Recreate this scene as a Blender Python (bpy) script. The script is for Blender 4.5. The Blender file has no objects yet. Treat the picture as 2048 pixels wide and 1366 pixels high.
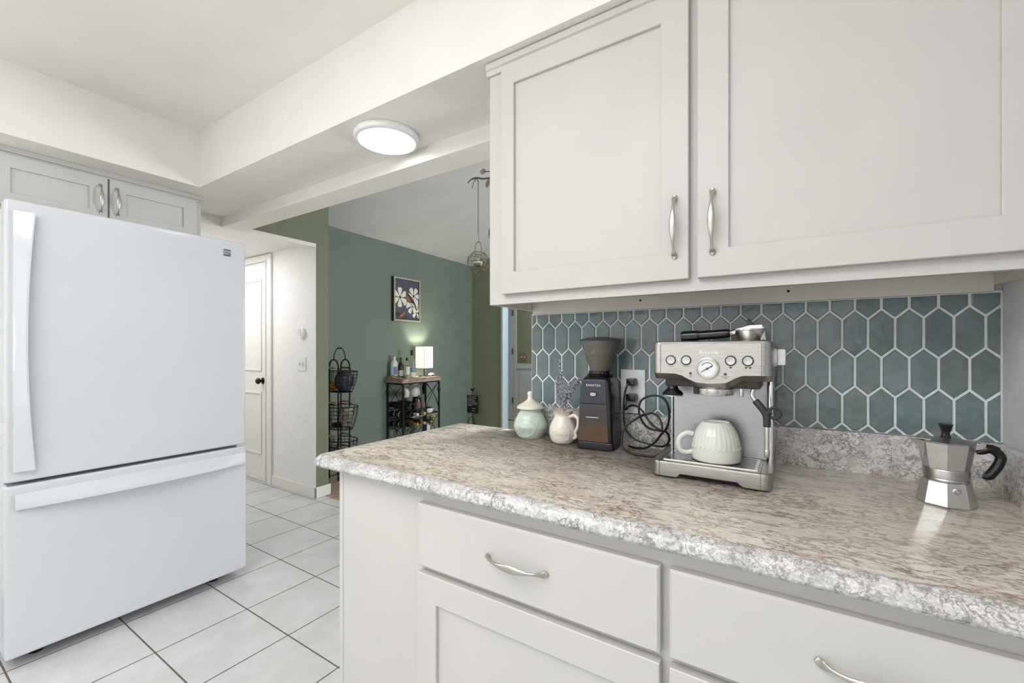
import bpy, bmesh, math, random
from mathutils import Vector, Matrix
R = math.radians
sc = bpy.context.scene
col = sc.collection
random.seed(7)

# ------------------------------------------------------------------ helpers
def lin(c):
    out = []
    for v in c[:3]:
        v = v / 255.0
        out.append(v / 12.92 if v <= 0.04045 else ((v + 0.055) / 1.055) ** 2.4)
    return (out[0], out[1], out[2], 1.0)

class NT:
    """small node-tree writer"""
    def __init__(s, name):
        s.m = bpy.data.materials.new(name); s.m.use_nodes = True
        s.t = s.m.node_tree; s.t.nodes.clear()
        s.out = s.t.nodes.new('ShaderNodeOutputMaterial')
    def n(s, typ, **kw):
        nd = s.t.nodes.new('ShaderNode' + typ)
        for k, v in kw.items():
            if k.startswith('_'): setattr(nd, k[1:], v)
            else:
                key = k.replace('__', ' ')
                nd.inputs[key].default_value = v
        return nd
    def l(s, a, b): s.t.links.new(a, b)
    def coords(s, scale=(1, 1, 1), loc=(0, 0, 0), rot=(0, 0, 0)):
        tc = s.n('TexCoord'); mp = s.n('Mapping')
        mp.inputs['Scale'].default_value = scale; mp.inputs['Location'].default_value = loc
        mp.inputs['Rotation'].default_value = rot
        s.l(tc.outputs['Object'], mp.inputs['Vector']); return mp.outputs[0]
    def noise(s, vec, scale, detail=4, rough=.5, dist=0):
        nd = s.n('TexNoise'); nd.inputs['Scale'].default_value = scale
        nd.inputs['Detail'].default_value = detail; nd.inputs['Roughness'].default_value = rough
        nd.inputs['Distortion'].default_value = dist
        if vec is not None: s.l(vec, nd.inputs['Vector'])
        return nd.outputs['Fac']
    def ramp(s, fac, stops, interp='LINEAR'):
        r = s.n('ValToRGB'); r.color_ramp.interpolation = interp
        e = r.color_ramp.elements
        while len(e) < len(stops): e.new(.5)
        for i, (p, c) in enumerate(stops):
            e[i].position = p
            e[i].color = lin(c) if max(c[:3]) > 1.01 else (c[0], c[1], c[2], 1)
        s.l(fac, r.inputs[0]); return r.outputs[0]
    def mix(s, fac, a, b, blend='MIX'):
        m = s.n('Mix', _data_type='RGBA', _blend_type=blend)
        for v, idx in ((fac, 0), (a, 6), (b, 7)):
            if hasattr(v, 'is_linked'): s.l(v, m.inputs[idx])
            else: m.inputs[idx].default_value = v
        return m.outputs[2]
    def math(s, op, a, b=0.0):
        m = s.n('Math', _operation=op)
        for v, i in ((a, 0), (b, 1)):
            if hasattr(v, 'is_linked'): s.l(v, m.inputs[i])
            else: m.inputs[i].default_value = v
        return m.outputs[0]
    def bsdf(s, color, rough=.5, metal=0, **kw):
        b = s.n('BsdfPrincipled')
        if hasattr(color, 'is_linked'): s.l(color, b.inputs['Base Color'])
        else: b.inputs['Base Color'].default_value = lin(color)
        if hasattr(rough, 'is_linked'): s.l(rough, b.inputs['Roughness'])
        else: b.inputs['Roughness'].default_value = rough
        b.inputs['Metallic'].default_value = metal
        for k, v in kw.items(): b.inputs[k.replace('__', ' ')].default_value = v
        s.b = b; s.l(b.outputs[0], s.out.inputs[0]); return b
    def bump(s, h, strength=.1, dist=.001):
        bp = s.n('Bump'); bp.inputs['Strength'].default_value = strength; bp.inputs['Distance'].default_value = dist
        s.l(h, bp.inputs['Height']); s.l(bp.outputs[0], s.b.inputs['Normal'])

def plain(name, color, rough=.5, metal=0, var=.03, nscale=40, bump=0.0, **kw):
    t = NT(name); v = t.coords()
    f = t.noise(v, nscale, 3)
    c2 = tuple(max(0, min(255, x * (1 - var))) for x in color[:3]); c3 = tuple(max(0, min(255, x * (1 + var))) for x in color[:3])
    t.bsdf(t.ramp(f, [(.3, c2), (.7, c3)]), rough, metal, **kw)
    if bump: t.bump(t.noise(v, nscale * 3, 2), bump, .001)
    return t.m

def brushed(name, color, rough=.3, axis=(2, 60, 300), var=.08):
    t = NT(name); v = t.coords(axis)
    f = t.noise(v, 8, 3)
    c2 = tuple(x * (1 - var) for x in color); c3 = tuple(min(255, x * (1 + var)) for x in color)
    t.bsdf(t.ramp(f, [(.3, c2), (.7, c3)]), t.ramp(f, [(.3, (rough * .8,) * 3), (.7, (rough * 1.2,) * 3)]), 1.0)
    t.bump(f, .04, .0005)
    return t.m

def emit(name, color, strength, base=(240, 240, 235)):
    t = NT(name); t.bsdf(base, .5)
    t.b.inputs['Emission Color'].default_value = lin(color); t.b.inputs['Emission Strength'].default_value = strength
    return t.m

def clear(name, tint, gloss=.15, grough=.05, tcol=None):
    t = NT(name)
    tr = t.n('BsdfTransparent'); tr.inputs[0].default_value = lin(tint)
    b = t.n('BsdfPrincipled'); b.inputs['Base Color'].default_value = lin(tcol or tint); b.inputs['Roughness'].default_value = grough
    mx = t.n('MixShader'); mx.inputs[0].default_value = gloss
    t.l(tr.outputs[0], mx.inputs[1]); t.l(b.outputs[0], mx.inputs[2]); t.l(mx.outputs[0], t.out.inputs[0])
    return t.m

class MB:
    """collects shapes in world (minus off) or local coordinates into one mesh"""
    def __init__(s, off=(0, 0, 0), tf=None):
        s.bm = bmesh.new(); s.off = Vector(off); s.tf = tf; s.mi = 0
    def _v(s, p):
        p = Vector(p)
        if s.tf: p = Vector(s.tf(p))
        return s.bm.verts.new(p - s.off)
    def _f(s, vs):
        try:
            f = s.bm.faces.new(vs); f.material_index = s.mi; return f
        except ValueError: return None
    def _bev(s, faces, bev, segs=2):
        if bev:
            es = list({e for f in faces if f for e in f.edges})
            r = bmesh.ops.bevel(s.bm, geom=es, offset=bev, segments=segs, profile=.5, affect='EDGES', clamp_overlap=True)
            for f in r['faces']: f.material_index = s.mi
    def box(s, x0, x1, y0, y1, z0, z1, bev=0, segs=2):
        v = [s._v((x, y, z)) for z in (z0, z1) for y in (y0, y1) for x in (x0, x1)]
        q = [(0, 2, 3, 1), (4, 5, 7, 6), (0, 1, 5, 4), (2, 6, 7, 3), (0, 4, 6, 2), (1, 3, 7, 5)]
        fs = [s._f([v[i] for i in t]) for t in q]
        s._bev(fs, bev, segs); return s
    def hexa(s, pts, bev=0):
        """8 points: bottom ring 4 then top ring 4"""
        v = [s._v(p) for p in pts]
        fs = [s._f(v[3::-1]), s._f(v[4:8])] + [s._f([v[i], v[(i + 1) % 4], v[4 + (i + 1) % 4], v[4 + i]]) for i in range(4)]
        s._bev(fs, bev); return s
    def loft(s, rings, cap=True, closed=True, loop=False):
        rv = [[s._v(p) for p in r] for r in rings]
        n = len(rv[0]); m = len(rv)
        for i in range(m if loop else m - 1):
            a, b = rv[i], rv[(i + 1) % m]
            for j in range(n if closed else n - 1):
                s._f([a[j], a[(j + 1) % n], b[(j + 1) % n], b[j]])
        if cap and closed and not loop:
            s._f(rv[0][::-1]); s._f(rv[-1])
        return s
    def prism(s, poly, axis, a, b, bev=0):
        """poly of 2D points, extruded along axis from a to b"""
        def P(p, t):
            return {'x': (t, p[0], p[1]), 'y': (p[0], t, p[1]), 'z': (p[0], p[1], t)}[axis]
        va = [s._v(P(p, a)) for p in poly]; vb = [s._v(P(p, b)) for p in poly]
        n = len(poly); fs = [s._f(va[::-1]), s._f(vb)]
        for i in range(n): fs.append(s._f([va[i], va[(i + 1) % n], vb[(i + 1) % n], vb[i]]))
        s._bev(fs, bev); return s
    def lathe(s, prof, c=(0, 0, 0), segs=32, axis='z', sx=1, sy=1, a0=0, rfun=None):
        rings = []
        for (r, h) in prof:
            ring = []
            for k in range(segs):
                a = a0 + 2 * math.pi * k / segs
                rr = max(r, 1e-5) * (rfun(a, h) if rfun else 1)
                u, w = rr * math.cos(a) * sx, rr * math.sin(a) * sy
                p = {'z': (u, w, h), 'x': (h, u, w), 'y': (w, h, u)}[axis]
                ring.append((p[0] + c[0], p[1] + c[1], p[2] + c[2]))
            rings.append(ring)
        return s.loft(rings)
    def tube(s, pts, r, segs=8, closed=False, up=None, flat=None):
        P = [Vector(p) for p in pts]; n = len(P)
        rr = r if isinstance(r, (list, tuple)) else [r] * n
        ff = flat if isinstance(flat, (list, tuple)) else [flat if flat else 1.0] * n
        rings = []; prev = None
        for i in range(n):
            if closed: t = P[(i + 1) % n] - P[i - 1]
            else: t = P[min(i + 1, n - 1)] - P[max(i - 1, 0)]
            if t.length < 1e-9: t = Vector((0, 0, 1))
            t.normalize()
            if up is not None: u = Vector(up)
            elif prev is None: u = Vector((0, 0, 1)) if abs(t.z) < .9 else Vector((1, 0, 0))
            else: u = prev
            u = (u - t * u.dot(t))
            if u.length < 1e-6: u = t.orthogonal()
            u.normalize(); prev = u
            w = t.cross(u)
            rings.append([P[i] + (u * math.cos(2 * math.pi * k / segs) * ff[i] + w * math.sin(2 * math.pi * k / segs)) * rr[i] for k in range(segs)])
        return s.loft(rings, loop=closed)
    def sphere(s, c, r, sc=(1, 1, 1), u=12, v=8):
        prof = [(math.sin(math.pi * i / v), -math.cos(math.pi * i / v)) for i in range(v + 1)]
        rings = []
        for (a, h) in prof:
            rings.append([(c[0] + max(a, 1e-4) * math.cos(2 * math.pi * k / u) * r * sc[0], c[1] + max(a, 1e-4) * math.sin(2 * math.pi * k / u) * r * sc[1], c[2] + h * r * sc[2]) for k in range(u)])
        return s.loft(rings)
    def ring(s, c, R_, r, axis='z', segs=32, n=8, sx=1, sy=1):
        pts = []
        for k in range(segs):
            a = 2 * math.pi * k / segs; u, w = R_ * math.cos(a) * sx, R_ * math.sin(a) * sy
            p = {'z': (u, w, 0), 'x': (0, u, w), 'y': (u, 0, w)}[axis]
            pts.append((c[0] + p[0], c[1] + p[1], c[2] + p[2]))
        up = {'z': (0, 0, 1), 'x': (1, 0, 0), 'y': (0, 1, 0)}[axis]
        return s.tube(pts, r, n, closed=True, up=up)
    def poly(s, pts):
        s._f([s._v(p) for p in pts]); return s
    def mesh(s, data, fn):
        vs, fs = data
        v = [s._v(fn(p)) for p in vs]
        for f in fs: s._f([v[i] for i in f])
        return s
    def build(s, name, mats, parent=None, smooth=35, recalc=True):
        if recalc: bmesh.ops.recalc_face_normals(s.bm, faces=s.bm.faces[:])
        me = bpy.data.meshes.new(name); s.bm.to_mesh(me); s.bm.free()
        for m in (mats if isinstance(mats, (list, tuple)) else [mats]): me.materials.append(m)
        if smooth:
            me.shade_smooth(); me.set_sharp_from_angle(angle=R(smooth))
        o = bpy.data.objects.new(name, me); col.objects.link(o)
        if smooth:
            wn = o.modifiers.new('weighted_normal', 'WEIGHTED_NORMAL'); wn.keep_sharp = True; wn.weight = 90
        if parent: o.parent = parent
        return o

def tag(o, label, cat, group=None):
    o['label'] = label; o['category'] = cat
    if group: o['group'] = group
    return o
def thing(name, label, cat, loc=(0, 0, 0), rz=0, group=None):
    o = bpy.data.objects.new(name, None); o.empty_display_size = .05; col.objects.link(o)
    o.location = loc; o.rotation_euler = (0, 0, rz)
    return tag(o, label, cat, group)
def struct(o):
    o['kind'] = 'structure'; return o
def dup(root, loc, rz, label, group=None):
    r = root.copy(); col.objects.link(r); r.location = loc; r.rotation_euler = (0, 0, rz); r['label'] = label
    if group: r['group'] = group
    for ch in list(root.children):
        c = ch.copy(); col.objects.link(c); c.parent = r
        for g in list(ch.children):
            d = g.copy(); col.objects.link(d); d.parent = c
    return r

def text_data(s, size, depth=.0004, space=1.0, shear=0, res=3, offset=0):
    cu = bpy.data.curves.new('lettering', 'FONT'); cu.body = s; cu.size = size; cu.extrude = depth
    cu.align_x = 'CENTER'; cu.align_y = 'CENTER'; cu.space_character = space; cu.shear = shear; cu.resolution_u = res; cu.offset = offset
    o = bpy.data.objects.new('lettering', cu); col.objects.link(o)
    dg = bpy.context.evaluated_depsgraph_get(); dg.update()
    me = o.evaluated_get(dg).to_mesh()
    vs = [tuple(v.co) for v in me.vertices]; fs = [tuple(p.vertices) for p in me.polygons]
    o.evaluated_get(dg).to_mesh_clear()
    bpy.data.objects.remove(o); bpy.data.curves.remove(cu)
    return vs, fs

def spline(pts, n=6, closed=False):
    """Catmull-Rom through points"""
    P = [Vector(p) for p in pts]; m = len(P); out = []
    for i in range(m if closed else m - 1):
        if closed: a, b, c, d = P[i - 1], P[i], P[(i + 1) % m], P[(i + 2) % m]
        else: a, b, c, d = P[max(i - 1, 0)], P[i], P[i + 1], P[min(i + 2, m - 1)]
        for k in range(n):
            t = k / n
            out.append(.5 * ((2 * b) + (c - a) * t + (2 * a - 5 * b + 4 * c - d) * t * t + (3 * b - 3 * c + d - a) * t ** 3))
    if not closed: out.append(P[-1])
    return out

# ------------------------------------------------------------------ materials
def granite(name, base, tan, dark, stretch, scale, veinw, seed, darkamt, rough=.22, bright=None, rot=0, tanamt=.5, blotamt=.6):
    t = NT(name)
    v = t.coords(stretch, (seed, seed * .7, seed * 1.3), (0, 0, rot))
    wv = t.n('TexNoise'); wv.inputs['Scale'].default_value = scale * .8; wv.inputs['Detail'].default_value = 4; t.l(v, wv.inputs['Vector'])
    off = t.n('VectorMath', _operation='SCALE'); off.inputs['Scale'].default_value = .55 / scale; t.l(wv.outputs['Color'], off.inputs[0])
    add = t.n('VectorMath', _operation='ADD'); t.l(v, add.inputs[0]); t.l(off.outputs[0], add.inputs[1]); v = add.outputs[0]
    big = t.noise(v, scale * .25, 3, .55, .3)
    mid = t.noise(v, scale, 5, .6, .3)
    fine = t.noise(v, scale * 2.3, 5, .62, .4)
    grain = t.noise(v, scale * 7, 4, .7)
    c = t.ramp(grain, [(.38, tuple(x * .93 for x in base)), (.5, base), (.62, bright or base)])
    cl = t.ramp(t.noise(v, scale * .6, 8, .72, .3), [(.42, (1, 1, 1)), (.5, (0, 0, 0))])
    c = t.mix(t.math('MULTIPLY', cl, tanamt), c, lin(tan))
    def veins(n, w, mask, amt, c):
        r = t.math('ABSOLUTE', t.math('SUBTRACT', n, .5))
        k = t.math('MULTIPLY', t.ramp(r, [(0, (1, 1, 1)), (w, (0, 0, 0))]), mask)
        return t.mix(t.math('MULTIPLY', k, amt), c, lin(dark))
    c = veins(mid, veinw * .55, t.ramp(big, [(.40, (.2, .2, .2)), (.55, (1, 1, 1))]), darkamt, c)
    c = veins(fine, veinw, t.ramp(mid, [(.40, (1, 1, 1)), (.60, (.25, .25, .25))]), darkamt * .9, c)
    blot = t.ramp(t.noise(v, scale * 1.3, 8, .75, .2), [(.60, (0, 0, 0)), (.68, (1, 1, 1))])
    c = t.mix(t.math('MULTIPLY', blot, darkamt * blotamt), c, lin(dark))
    t.bsdf(c, rough)
    t.bump(fine, .04, .0005)
    return t.m
M = {}
M['top'] = granite('laminate_top', (220, 211, 198), (192, 176, 160), (108, 84, 70), (3.4, 8, 7), 3.6, .05, 3.1, .85, .17, (226, 219, 207), R(-12), .45, .35)
M['edge'] = granite('laminate_edge', (199, 197, 195), (152, 151, 152), (88, 83, 82), (7, 7, 7), 4.6, .055, 1.7, .85, .28, (220, 218, 216), 0, .6, .6)
M['splash'] = granite('laminate_splash', (220, 217, 213), (176, 171, 167), (72, 66, 64), (6, 6, 6), 5.2, .055, 8.3, .85, .3, (236, 234, 231), 0, .55, .6)
M['cab'] = plain('painted_cabinet', (193, 191, 187), .42, var=.012, nscale=5)
M['cab_in'] = plain('cabinet_underside', (216, 211, 203), .5, var=.015, nscale=8)
M['white_wall'] = plain('white_wall_paint', (224, 225, 226), .7, var=.01, nscale=60, bump=.05)
M['cream'] = plain('cream_ceiling_paint', (237, 234, 227), .75, var=.012, nscale=4)
M['soffit'] = plain('soffit_paint', (229, 227, 222), .7, var=.01, nscale=6)
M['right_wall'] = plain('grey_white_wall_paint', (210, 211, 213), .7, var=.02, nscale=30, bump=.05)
M['hall'] = plain('hall_wall_paint', (231, 229, 226), .7, var=.01, nscale=20)
M['trim'] = plain('white_gloss_trim', (228, 226, 221), .35, var=.01)
M['green'] = plain('sage_green_paint', (114, 120, 98), .65, var=.02, nscale=6)
M['teal'] = plain('sage_teal_paint', (108, 122, 111), .62, var=.02, nscale=5)
M['green_far'] = plain('sage_green_far_wall', (130, 135, 112), .65, var=.02, nscale=6)
M['vault'] = plain('grey_vault_paint', (196, 199, 199), .75, var=.02, nscale=3)
M['nickel'] = plain('brushed_nickel', (188, 183, 175), .27, 1, var=.015)
M['bronze'] = plain('dark_bronze', (52, 46, 40), .3, .9)
M['fridge'] = plain('white_enamel', (200, 203, 208), .07, var=.008, nscale=3)
M['fridge_side'] = plain('white_enamel_side', (199, 203, 208), .4, var=.01)
M['badge'] = plain('grey_badge', (150, 152, 156), .5, var=.12, nscale=700)
M['gasket'] = plain('grey_gasket', (120, 124, 130), .6)
M['black'] = plain('black_plastic', (20, 20, 21), .35)
M['black_gloss'] = plain('black_gloss_plastic', (14, 14, 15), .18)
M['blackmetal'] = plain('black_wrought_metal', (22, 23, 22), .45, .4)
M['steel'] = brushed('brushed_steel', (174, 171, 166), .33, (3, 120, 120))
M['steel_v'] = brushed('brushed_steel_backplate', (168, 168, 171), .34, (4, 120, 200))
M['chrome'] = plain('polished_chrome', (206, 204, 201), .17, 1, var=.01)
M['alu'] = plain('polished_aluminium', (214, 214, 214), .36, 1, var=.03, nscale=60)
M['alu_d'] = plain('satin_aluminium', (186, 184, 181), .35, 1, var=.04, nscale=80)
M['plate_w'] = plain('white_plastic_plate', (226, 228, 228), .35)
M['button'] = plain('spun_steel_button', (190, 189, 187), .38, 1, var=.06, nscale=300)
M['white_plastic'] = plain('white_dial_plastic', (205, 207, 210), .4)
M['dark_under'] = plain('dark_machine_underside', (48, 46, 43), .5, .3)
M['grip'] = plain('soft_dark_grip', (38, 42, 47), .55)
M['ink'] = plain('dark_print', (52, 52, 54), .6)
M['white_ink'] = plain('white_print', (232, 230, 226), .5)
M['dial'] = plain('gauge_dial_face', (222, 224, 226), .3)
M['glaze_green'] = plain('pale_green_glaze', (196, 209, 200), .2, var=.035, nscale=14)
M['glaze_cream'] = plain('cream_glaze', (224, 219, 206), .2, var=.03, nscale=14)
M['mug'] = plain('pale_sage_glaze', (208, 211, 203), .14, var=.02, nscale=20)
M['lav'] = plain('grey_lavender_florets', (158, 158, 168), .8, var=.4, nscale=160)
M['lav_d'] = plain('dark_lavender_florets', (98, 96, 108), .8, var=.3, nscale=120)
M['stem'] = plain('dry_stem', (140, 136, 120), .8)
M['beans'] = plain('ground_brown_beans', (92, 64, 42), .6, var=.45, nscale=260, bump=.8)
M['hopper'] = clear('smoky_hopper_plastic', (196, 192, 184), .36, .16, (158, 154, 147))
M['hop_lid'] = clear('smoky_lid_plastic', (140, 138, 134), .5, .18, (104, 104, 104))
M['glass'] = clear('clear_bottle_glass', (226, 232, 222), .22, .05, (215, 220, 212))
M['milky'] = clear('milky_glass', (235, 236, 230), .6, .2, (226, 226, 218))
M['dark_glass'] = plain('dark_wine_glass', (16, 18, 14), .12)
M['brown_glass'] = plain('brown_bottle_glass', (66, 40, 20), .15)
M['olive_glass'] = plain('olive_bottle_glass', (104, 80, 26), .2)
M['frost'] = plain('frosted_white_bottle', (214, 216, 214), .35)
M['blue_label'] = plain('blue_printed_label', (104, 122, 160), .5, var=.3, nscale=70)
M['paper'] = plain('pale_paper_label', (214, 208, 198), .6, var=.06, nscale=60)
M['pink_label'] = plain('pale_pink_label', (204, 176, 162), .6, var=.1)
M['red_label'] = plain('dark_red_label', (116, 44, 40), .5, var=.2)
M['amber'] = plain('amber_liquid', (112, 52, 26), .15)
M['yellow_liq'] = plain('yellow_liquid', (170, 140, 62), .2)
M['cork'] = plain('cork_cap', (178, 150, 112), .7, var=.1)
M['shade'] = emit('lit_lamp_shade', (255, 250, 236), .9, (176, 174, 168))
M['diffuser'] = emit('lit_diffuser', (255, 252, 246), 7.0)
M['candle_w'] = plain('white_candle_wax', (232, 230, 220), .5)
M['tin'] = plain('bronze_tealight_cup', (120, 100, 76), .45, .5)
M['wire_b'] = plain('aged_bronze_wire', (112, 104, 88), .45, .5)
M['leaf_b'] = plain('dried_tan_leaf', (166, 152, 134), .7, var=.1)
M['leaf_r'] = plain('pinkish_leaf', (172, 138, 118), .7, var=.1)
M['wood_h'] = plain('pale_wooden_handle', (176, 148, 110), .6, var=.12, nscale=30)
M['slate'] = plain('chalkboard_black', (17, 18, 19), .6)
M['chalk'] = plain('chalk_white', (206, 208, 206), .8)
M['frame_g'] = plain('champagne_frame', (176, 166, 146), .45, var=.08)
M['frame_d'] = plain('dark_frame_side', (52, 44, 26), .5)
M['pic_bg'] = plain('slate_blue_canvas', (72, 74, 90), .7, var=.12, nscale=12)
M['petal'] = plain('painted_white_petal', (214, 212, 200), .7, var=.06, nscale=60)
M['bird_d'] = plain('painted_dark_bird', (44, 42, 46), .7)
M['bird_r'] = plain('painted_rust_bird', (152, 96, 60), .7, var=.15)
M['copper'] = plain('copper_switch_plate', (138, 112, 90), .45)
M['bluewhite'] = plain('cool_white_trim', (178, 200, 210), .5)
M['greydoor'] = plain('grey_white_door', (192, 197, 196), .5)
M['hinge'] = plain('dark_hinge', (84, 82, 78), .4, .6)
M['leafg'] = plain('green_leaves', (92, 110, 52), .7, var=.25, nscale=60)
M['yellow'] = plain('yellow_petals', (206, 168, 42), .7, var=.15)
M['orange'] = plain('orange_peel', (176, 102, 44), .6, var=.15, nscale=30)
M['bag'] = plain('dark_blue_plastic_bag', (46, 50, 62), .25, var=.4, nscale=26)
M['fabric_g'] = plain('grey_patterned_cloth', (112, 108, 100), .8, var=.5, nscale=50)
M['terra'] = plain('terracotta_red', (148, 84, 62), .7, var=.15)
M['caulk'] = plain('white_caulk', (206, 208, 205), .6)
M['screw'] = plain('dark_screw', (58, 48, 38), .4, .6)

def mat_floor():
    t = NT('floor_tiles'); tc = t.n('TexCoord'); mp = t.n('Mapping')
    mp.inputs['Location'].default_value = (2.155 + .3455 * 20, -1.0373 + .35 * 20, 0)
    t.l(tc.outputs['Object'], mp.inputs['Vector'])
    br = t.n('TexBrick', _offset=0, _squash=1)
    br.inputs['Scale'].default_value = 1; br.inputs['Brick Width'].default_value = .3455; br.inputs['Row Height'].default_value = .35
    br.inputs['Mortar Size'].default_value = .0032; br.inputs['Mortar Smooth'].default_value = .15; br.inputs['Bias'].default_value = 0
    br.inputs['Color1'].default_value = lin((210, 211, 212)); br.inputs['Color2'].default_value = lin((205, 206, 207)); br.inputs['Mortar'].default_value = lin((104, 94, 80))
    t.l(mp.outputs[0], br.inputs['Vector'])
    v = t.coords()
    cloud = t.ramp(t.noise(v, 6, 6, .6, .5), [(.3, (236, 235, 232)), (.7, (255, 255, 255))])
    c = t.mix(1.0, br.outputs['Color'], cloud, 'MULTIPLY')
    t.bsdf(c, t.ramp(br.outputs['Fac'], [(0, (.34,) * 3), (1, (.8,) * 3)]))
    t.bump(t.math('SUBTRACT', t.math('MULTIPLY', t.noise(v, 30, 4), .15), br.outputs['Fac']), .35, .002)
    return t.m
M['floor'] = mat_floor()
def mat_wood(name, a, b, scale=(2, 18, 18), rough=.5):
    t = NT(name); v = t.coords(scale); f = t.noise(v, 3, 6, .6, .8)
    t.bsdf(t.ramp(f, [(.3, a), (.55, b), (.75, tuple(min(255, x * 1.12) for x in b))]), rough); t.bump(f, .15, .002); return t.m
M['dfloor'] = mat_wood('tan_floor_boards', (150, 126, 104), (182, 160, 138), (16, 2, 2), .4)
M['barnwood'] = mat_wood('weathered_barn_wood', (96, 72, 54), (166, 148, 132), (14, 2.5, 14), .7)
def mat_tile():
    t = NT('sea_green_glaze'); g = t.n('NewGeometry')
    v = t.coords((1, 1, 1))
    r = t.ramp(g.outputs['Random Per Island'], [(0, (110, 126, 130)), (.35, (118, 134, 139)), (.7, (124, 140, 145)), (1, (115, 126, 125))])
    f = t.noise(v, 22, 5, .6, .6)
    c = t.mix(1.0, r, t.ramp(f, [(.3, (214, 220, 214)), (.7, (255, 255, 255))]), 'MULTIPLY')
    t.bsdf(c, .13)
    t.bump(t.noise(v, 40, 2, .5, .4), .35, .0025)
    return t.m
M['tile'] = mat_tile()
M['grout'] = plain('pale_grout', (222, 226, 225), .8, var=.03, nscale=60)

# ------------------------------------------------------------------ camera
cam_d = bpy.data.cameras.new('camera'); cam = bpy.data.objects.new('camera', cam_d); col.objects.link(cam)
cam_d.sensor_width = 36; cam_d.lens = 866.7 / 2048 * 36; cam_d.shift_y = 17 / 2048
cam.location = (0, 0, 1.22); cam.rotation_euler = (R(90), 0, R(32.85)); cam_d.clip_start = .02
sc.camera = cam

# ------------------------------------------------------------------ room shell
WL, ZC, ZS = -3.29, 2.44, 2.13
b = MB(); b.box(-6, 2.2, -2.6, 2.19, -.05, 0); struct(b.build('floor', M['floor'], smooth=0))
b = MB(); b.box(-6, 2.2, 2.19, 7.5, -.05, -.002); struct(b.build('floor_dining', M['dfloor'], smooth=0))
b = MB(); b.box(WL, 2.2, -2.6, 1.42, ZC, ZC + .05); struct(b.build('ceiling', M['cream'], smooth=0))
# dropped soffit: long run over the cabinets, short run over the fridge (faces in white, undersides cream)
b = MB()
for (x0, x1, y0, y1) in ((WL, 2.2, 1.088, 1.415), (WL, -2.78, -2.6, 1.088)):
    b.box(x0, x1, y0, y1, ZS, ZC)
for f in b.bm.faces:
    f.normal_update(); f.material_index = 1 if f.normal.z < -.5 else 0
struct(b.build('ceiling_soffit', [M['soffit'], M['cream']], smooth=0, recalc=False))
b = MB(); b.box(WL, -.79, 1.415, 1.555, 2.062, 3.3)
for f in b.bm.faces:
    f.normal_update(); f.material_index = 1 if f.normal.z < -.5 else 0
struct(b.build('beam_opening', [M['soffit'], M['cream']], smooth=0, recalc=False))
b = MB(); b.box(-.808, 2.2, 1.395, 1.545, 0, 3.3); struct(b.build('wall_kitchen', M['white_wall'], smooth=0))
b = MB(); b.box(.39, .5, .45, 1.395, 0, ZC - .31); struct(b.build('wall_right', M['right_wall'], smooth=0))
b = MB(); b.box(-6, 2.3, -2.7, -2.6, 0, ZC + .05); struct(b.build('wall_rear', M['white_wall'], smooth=0))
b = MB(); b.box(2.2, 2.3, -2.6, 1.395, 0, ZC + .05); struct(b.build('wall_side', M['white_wall'], smooth=0))
# fridge wall and the wall above the hallway opening
b = MB(); b.box(WL - .11, WL, -2.6, 1.2, 0, ZC); b.box(WL - .11, WL, 1.2, 1.415, 2.095, ZC); struct(b.build('wall_left', M['cream'], smooth=0))
b = MB(); b.box(WL - .11, WL, 1.415, 2.236, 2.095, 3.3); b.box(WL - .02, WL, 2.121, 2.236, 0, 2.095); struct(b.build('wall_stub', M['green'], smooth=0))
b = MB(); b.box(WL - .11, WL + .002, 1.2, 2.12, 2.066, 2.095); struct(b.build('trim_1', M['trim'], smooth=0))
b = MB(); b.box(-6, WL - .0201, 2.12, 2.236, 0, 2.2); b.box(WL - .0201, WL, 2.119, 2.1209, 0, 2.095); struct(b.build('wall_hallway', M['hall'], smooth=0))
b = MB(); b.box(-6, WL - .11, 1.1, 2.12, 2.1, 2.15); struct(b.build('ceiling_hallway', M['hall'], smooth=0))
b = MB(); b.box(-6, WL - .11, 1.1, 1.2, 0, 2.1); b.box(-6.1, -6, 1.1, 2.24, 0, 2.2); struct(b.build('wall_hallway_end', M['hall'], smooth=0))
# dining room
b = MB(); b.box(-3.93, -3.815, 2.236, 4.86, 0, 2.46); struct(b.build('wall_dining', M['teal'], smooth=0))
b = MB(); b.box(-3.93, -3.283, 4.86, 4.98, 0, 3.4); b.box(-3.283, -2.35, 4.86, 4.98, 2.05, 3.4); b.box(-2.35, 2.3, 4.86, 4.98, 0, 3.6); struct(b.build('wall_far', M['green_far'], smooth=0))
b = MB(); sl = .27
b.hexa([(-3.95, 1.5, 2.455 - .135 * sl), (2.3, 1.5, 2.455 + 6.1 * sl), (2.3, 5, 2.405 + 6.1 * sl), (-3.95, 5, 2.405 - .135 * sl),
        (-3.95, 1.5, 2.54), (2.3, 1.5, 2.54 + 6.1 * sl), (2.3, 5, 2.54 + 6.1 * sl), (-3.95, 5, 2.54)])
struct(b.build('ceiling_vault', M['vault'], smooth=0))
b = MB(); b.box(-3.2835, -3.2815, 4.845, 4.985, 0, 2.05); b.box(-3.31, -3.2805, 4.848, 4.86, 0, 2.06); struct(b.build('trim_2', M['bluewhite'], smooth=0))
b = MB(); b.box(2.3, 2.4, 1.4, 6.43, 0, 4.2); struct(b.build('wall_dining_side', M['white_wall'], smooth=0))
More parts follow.
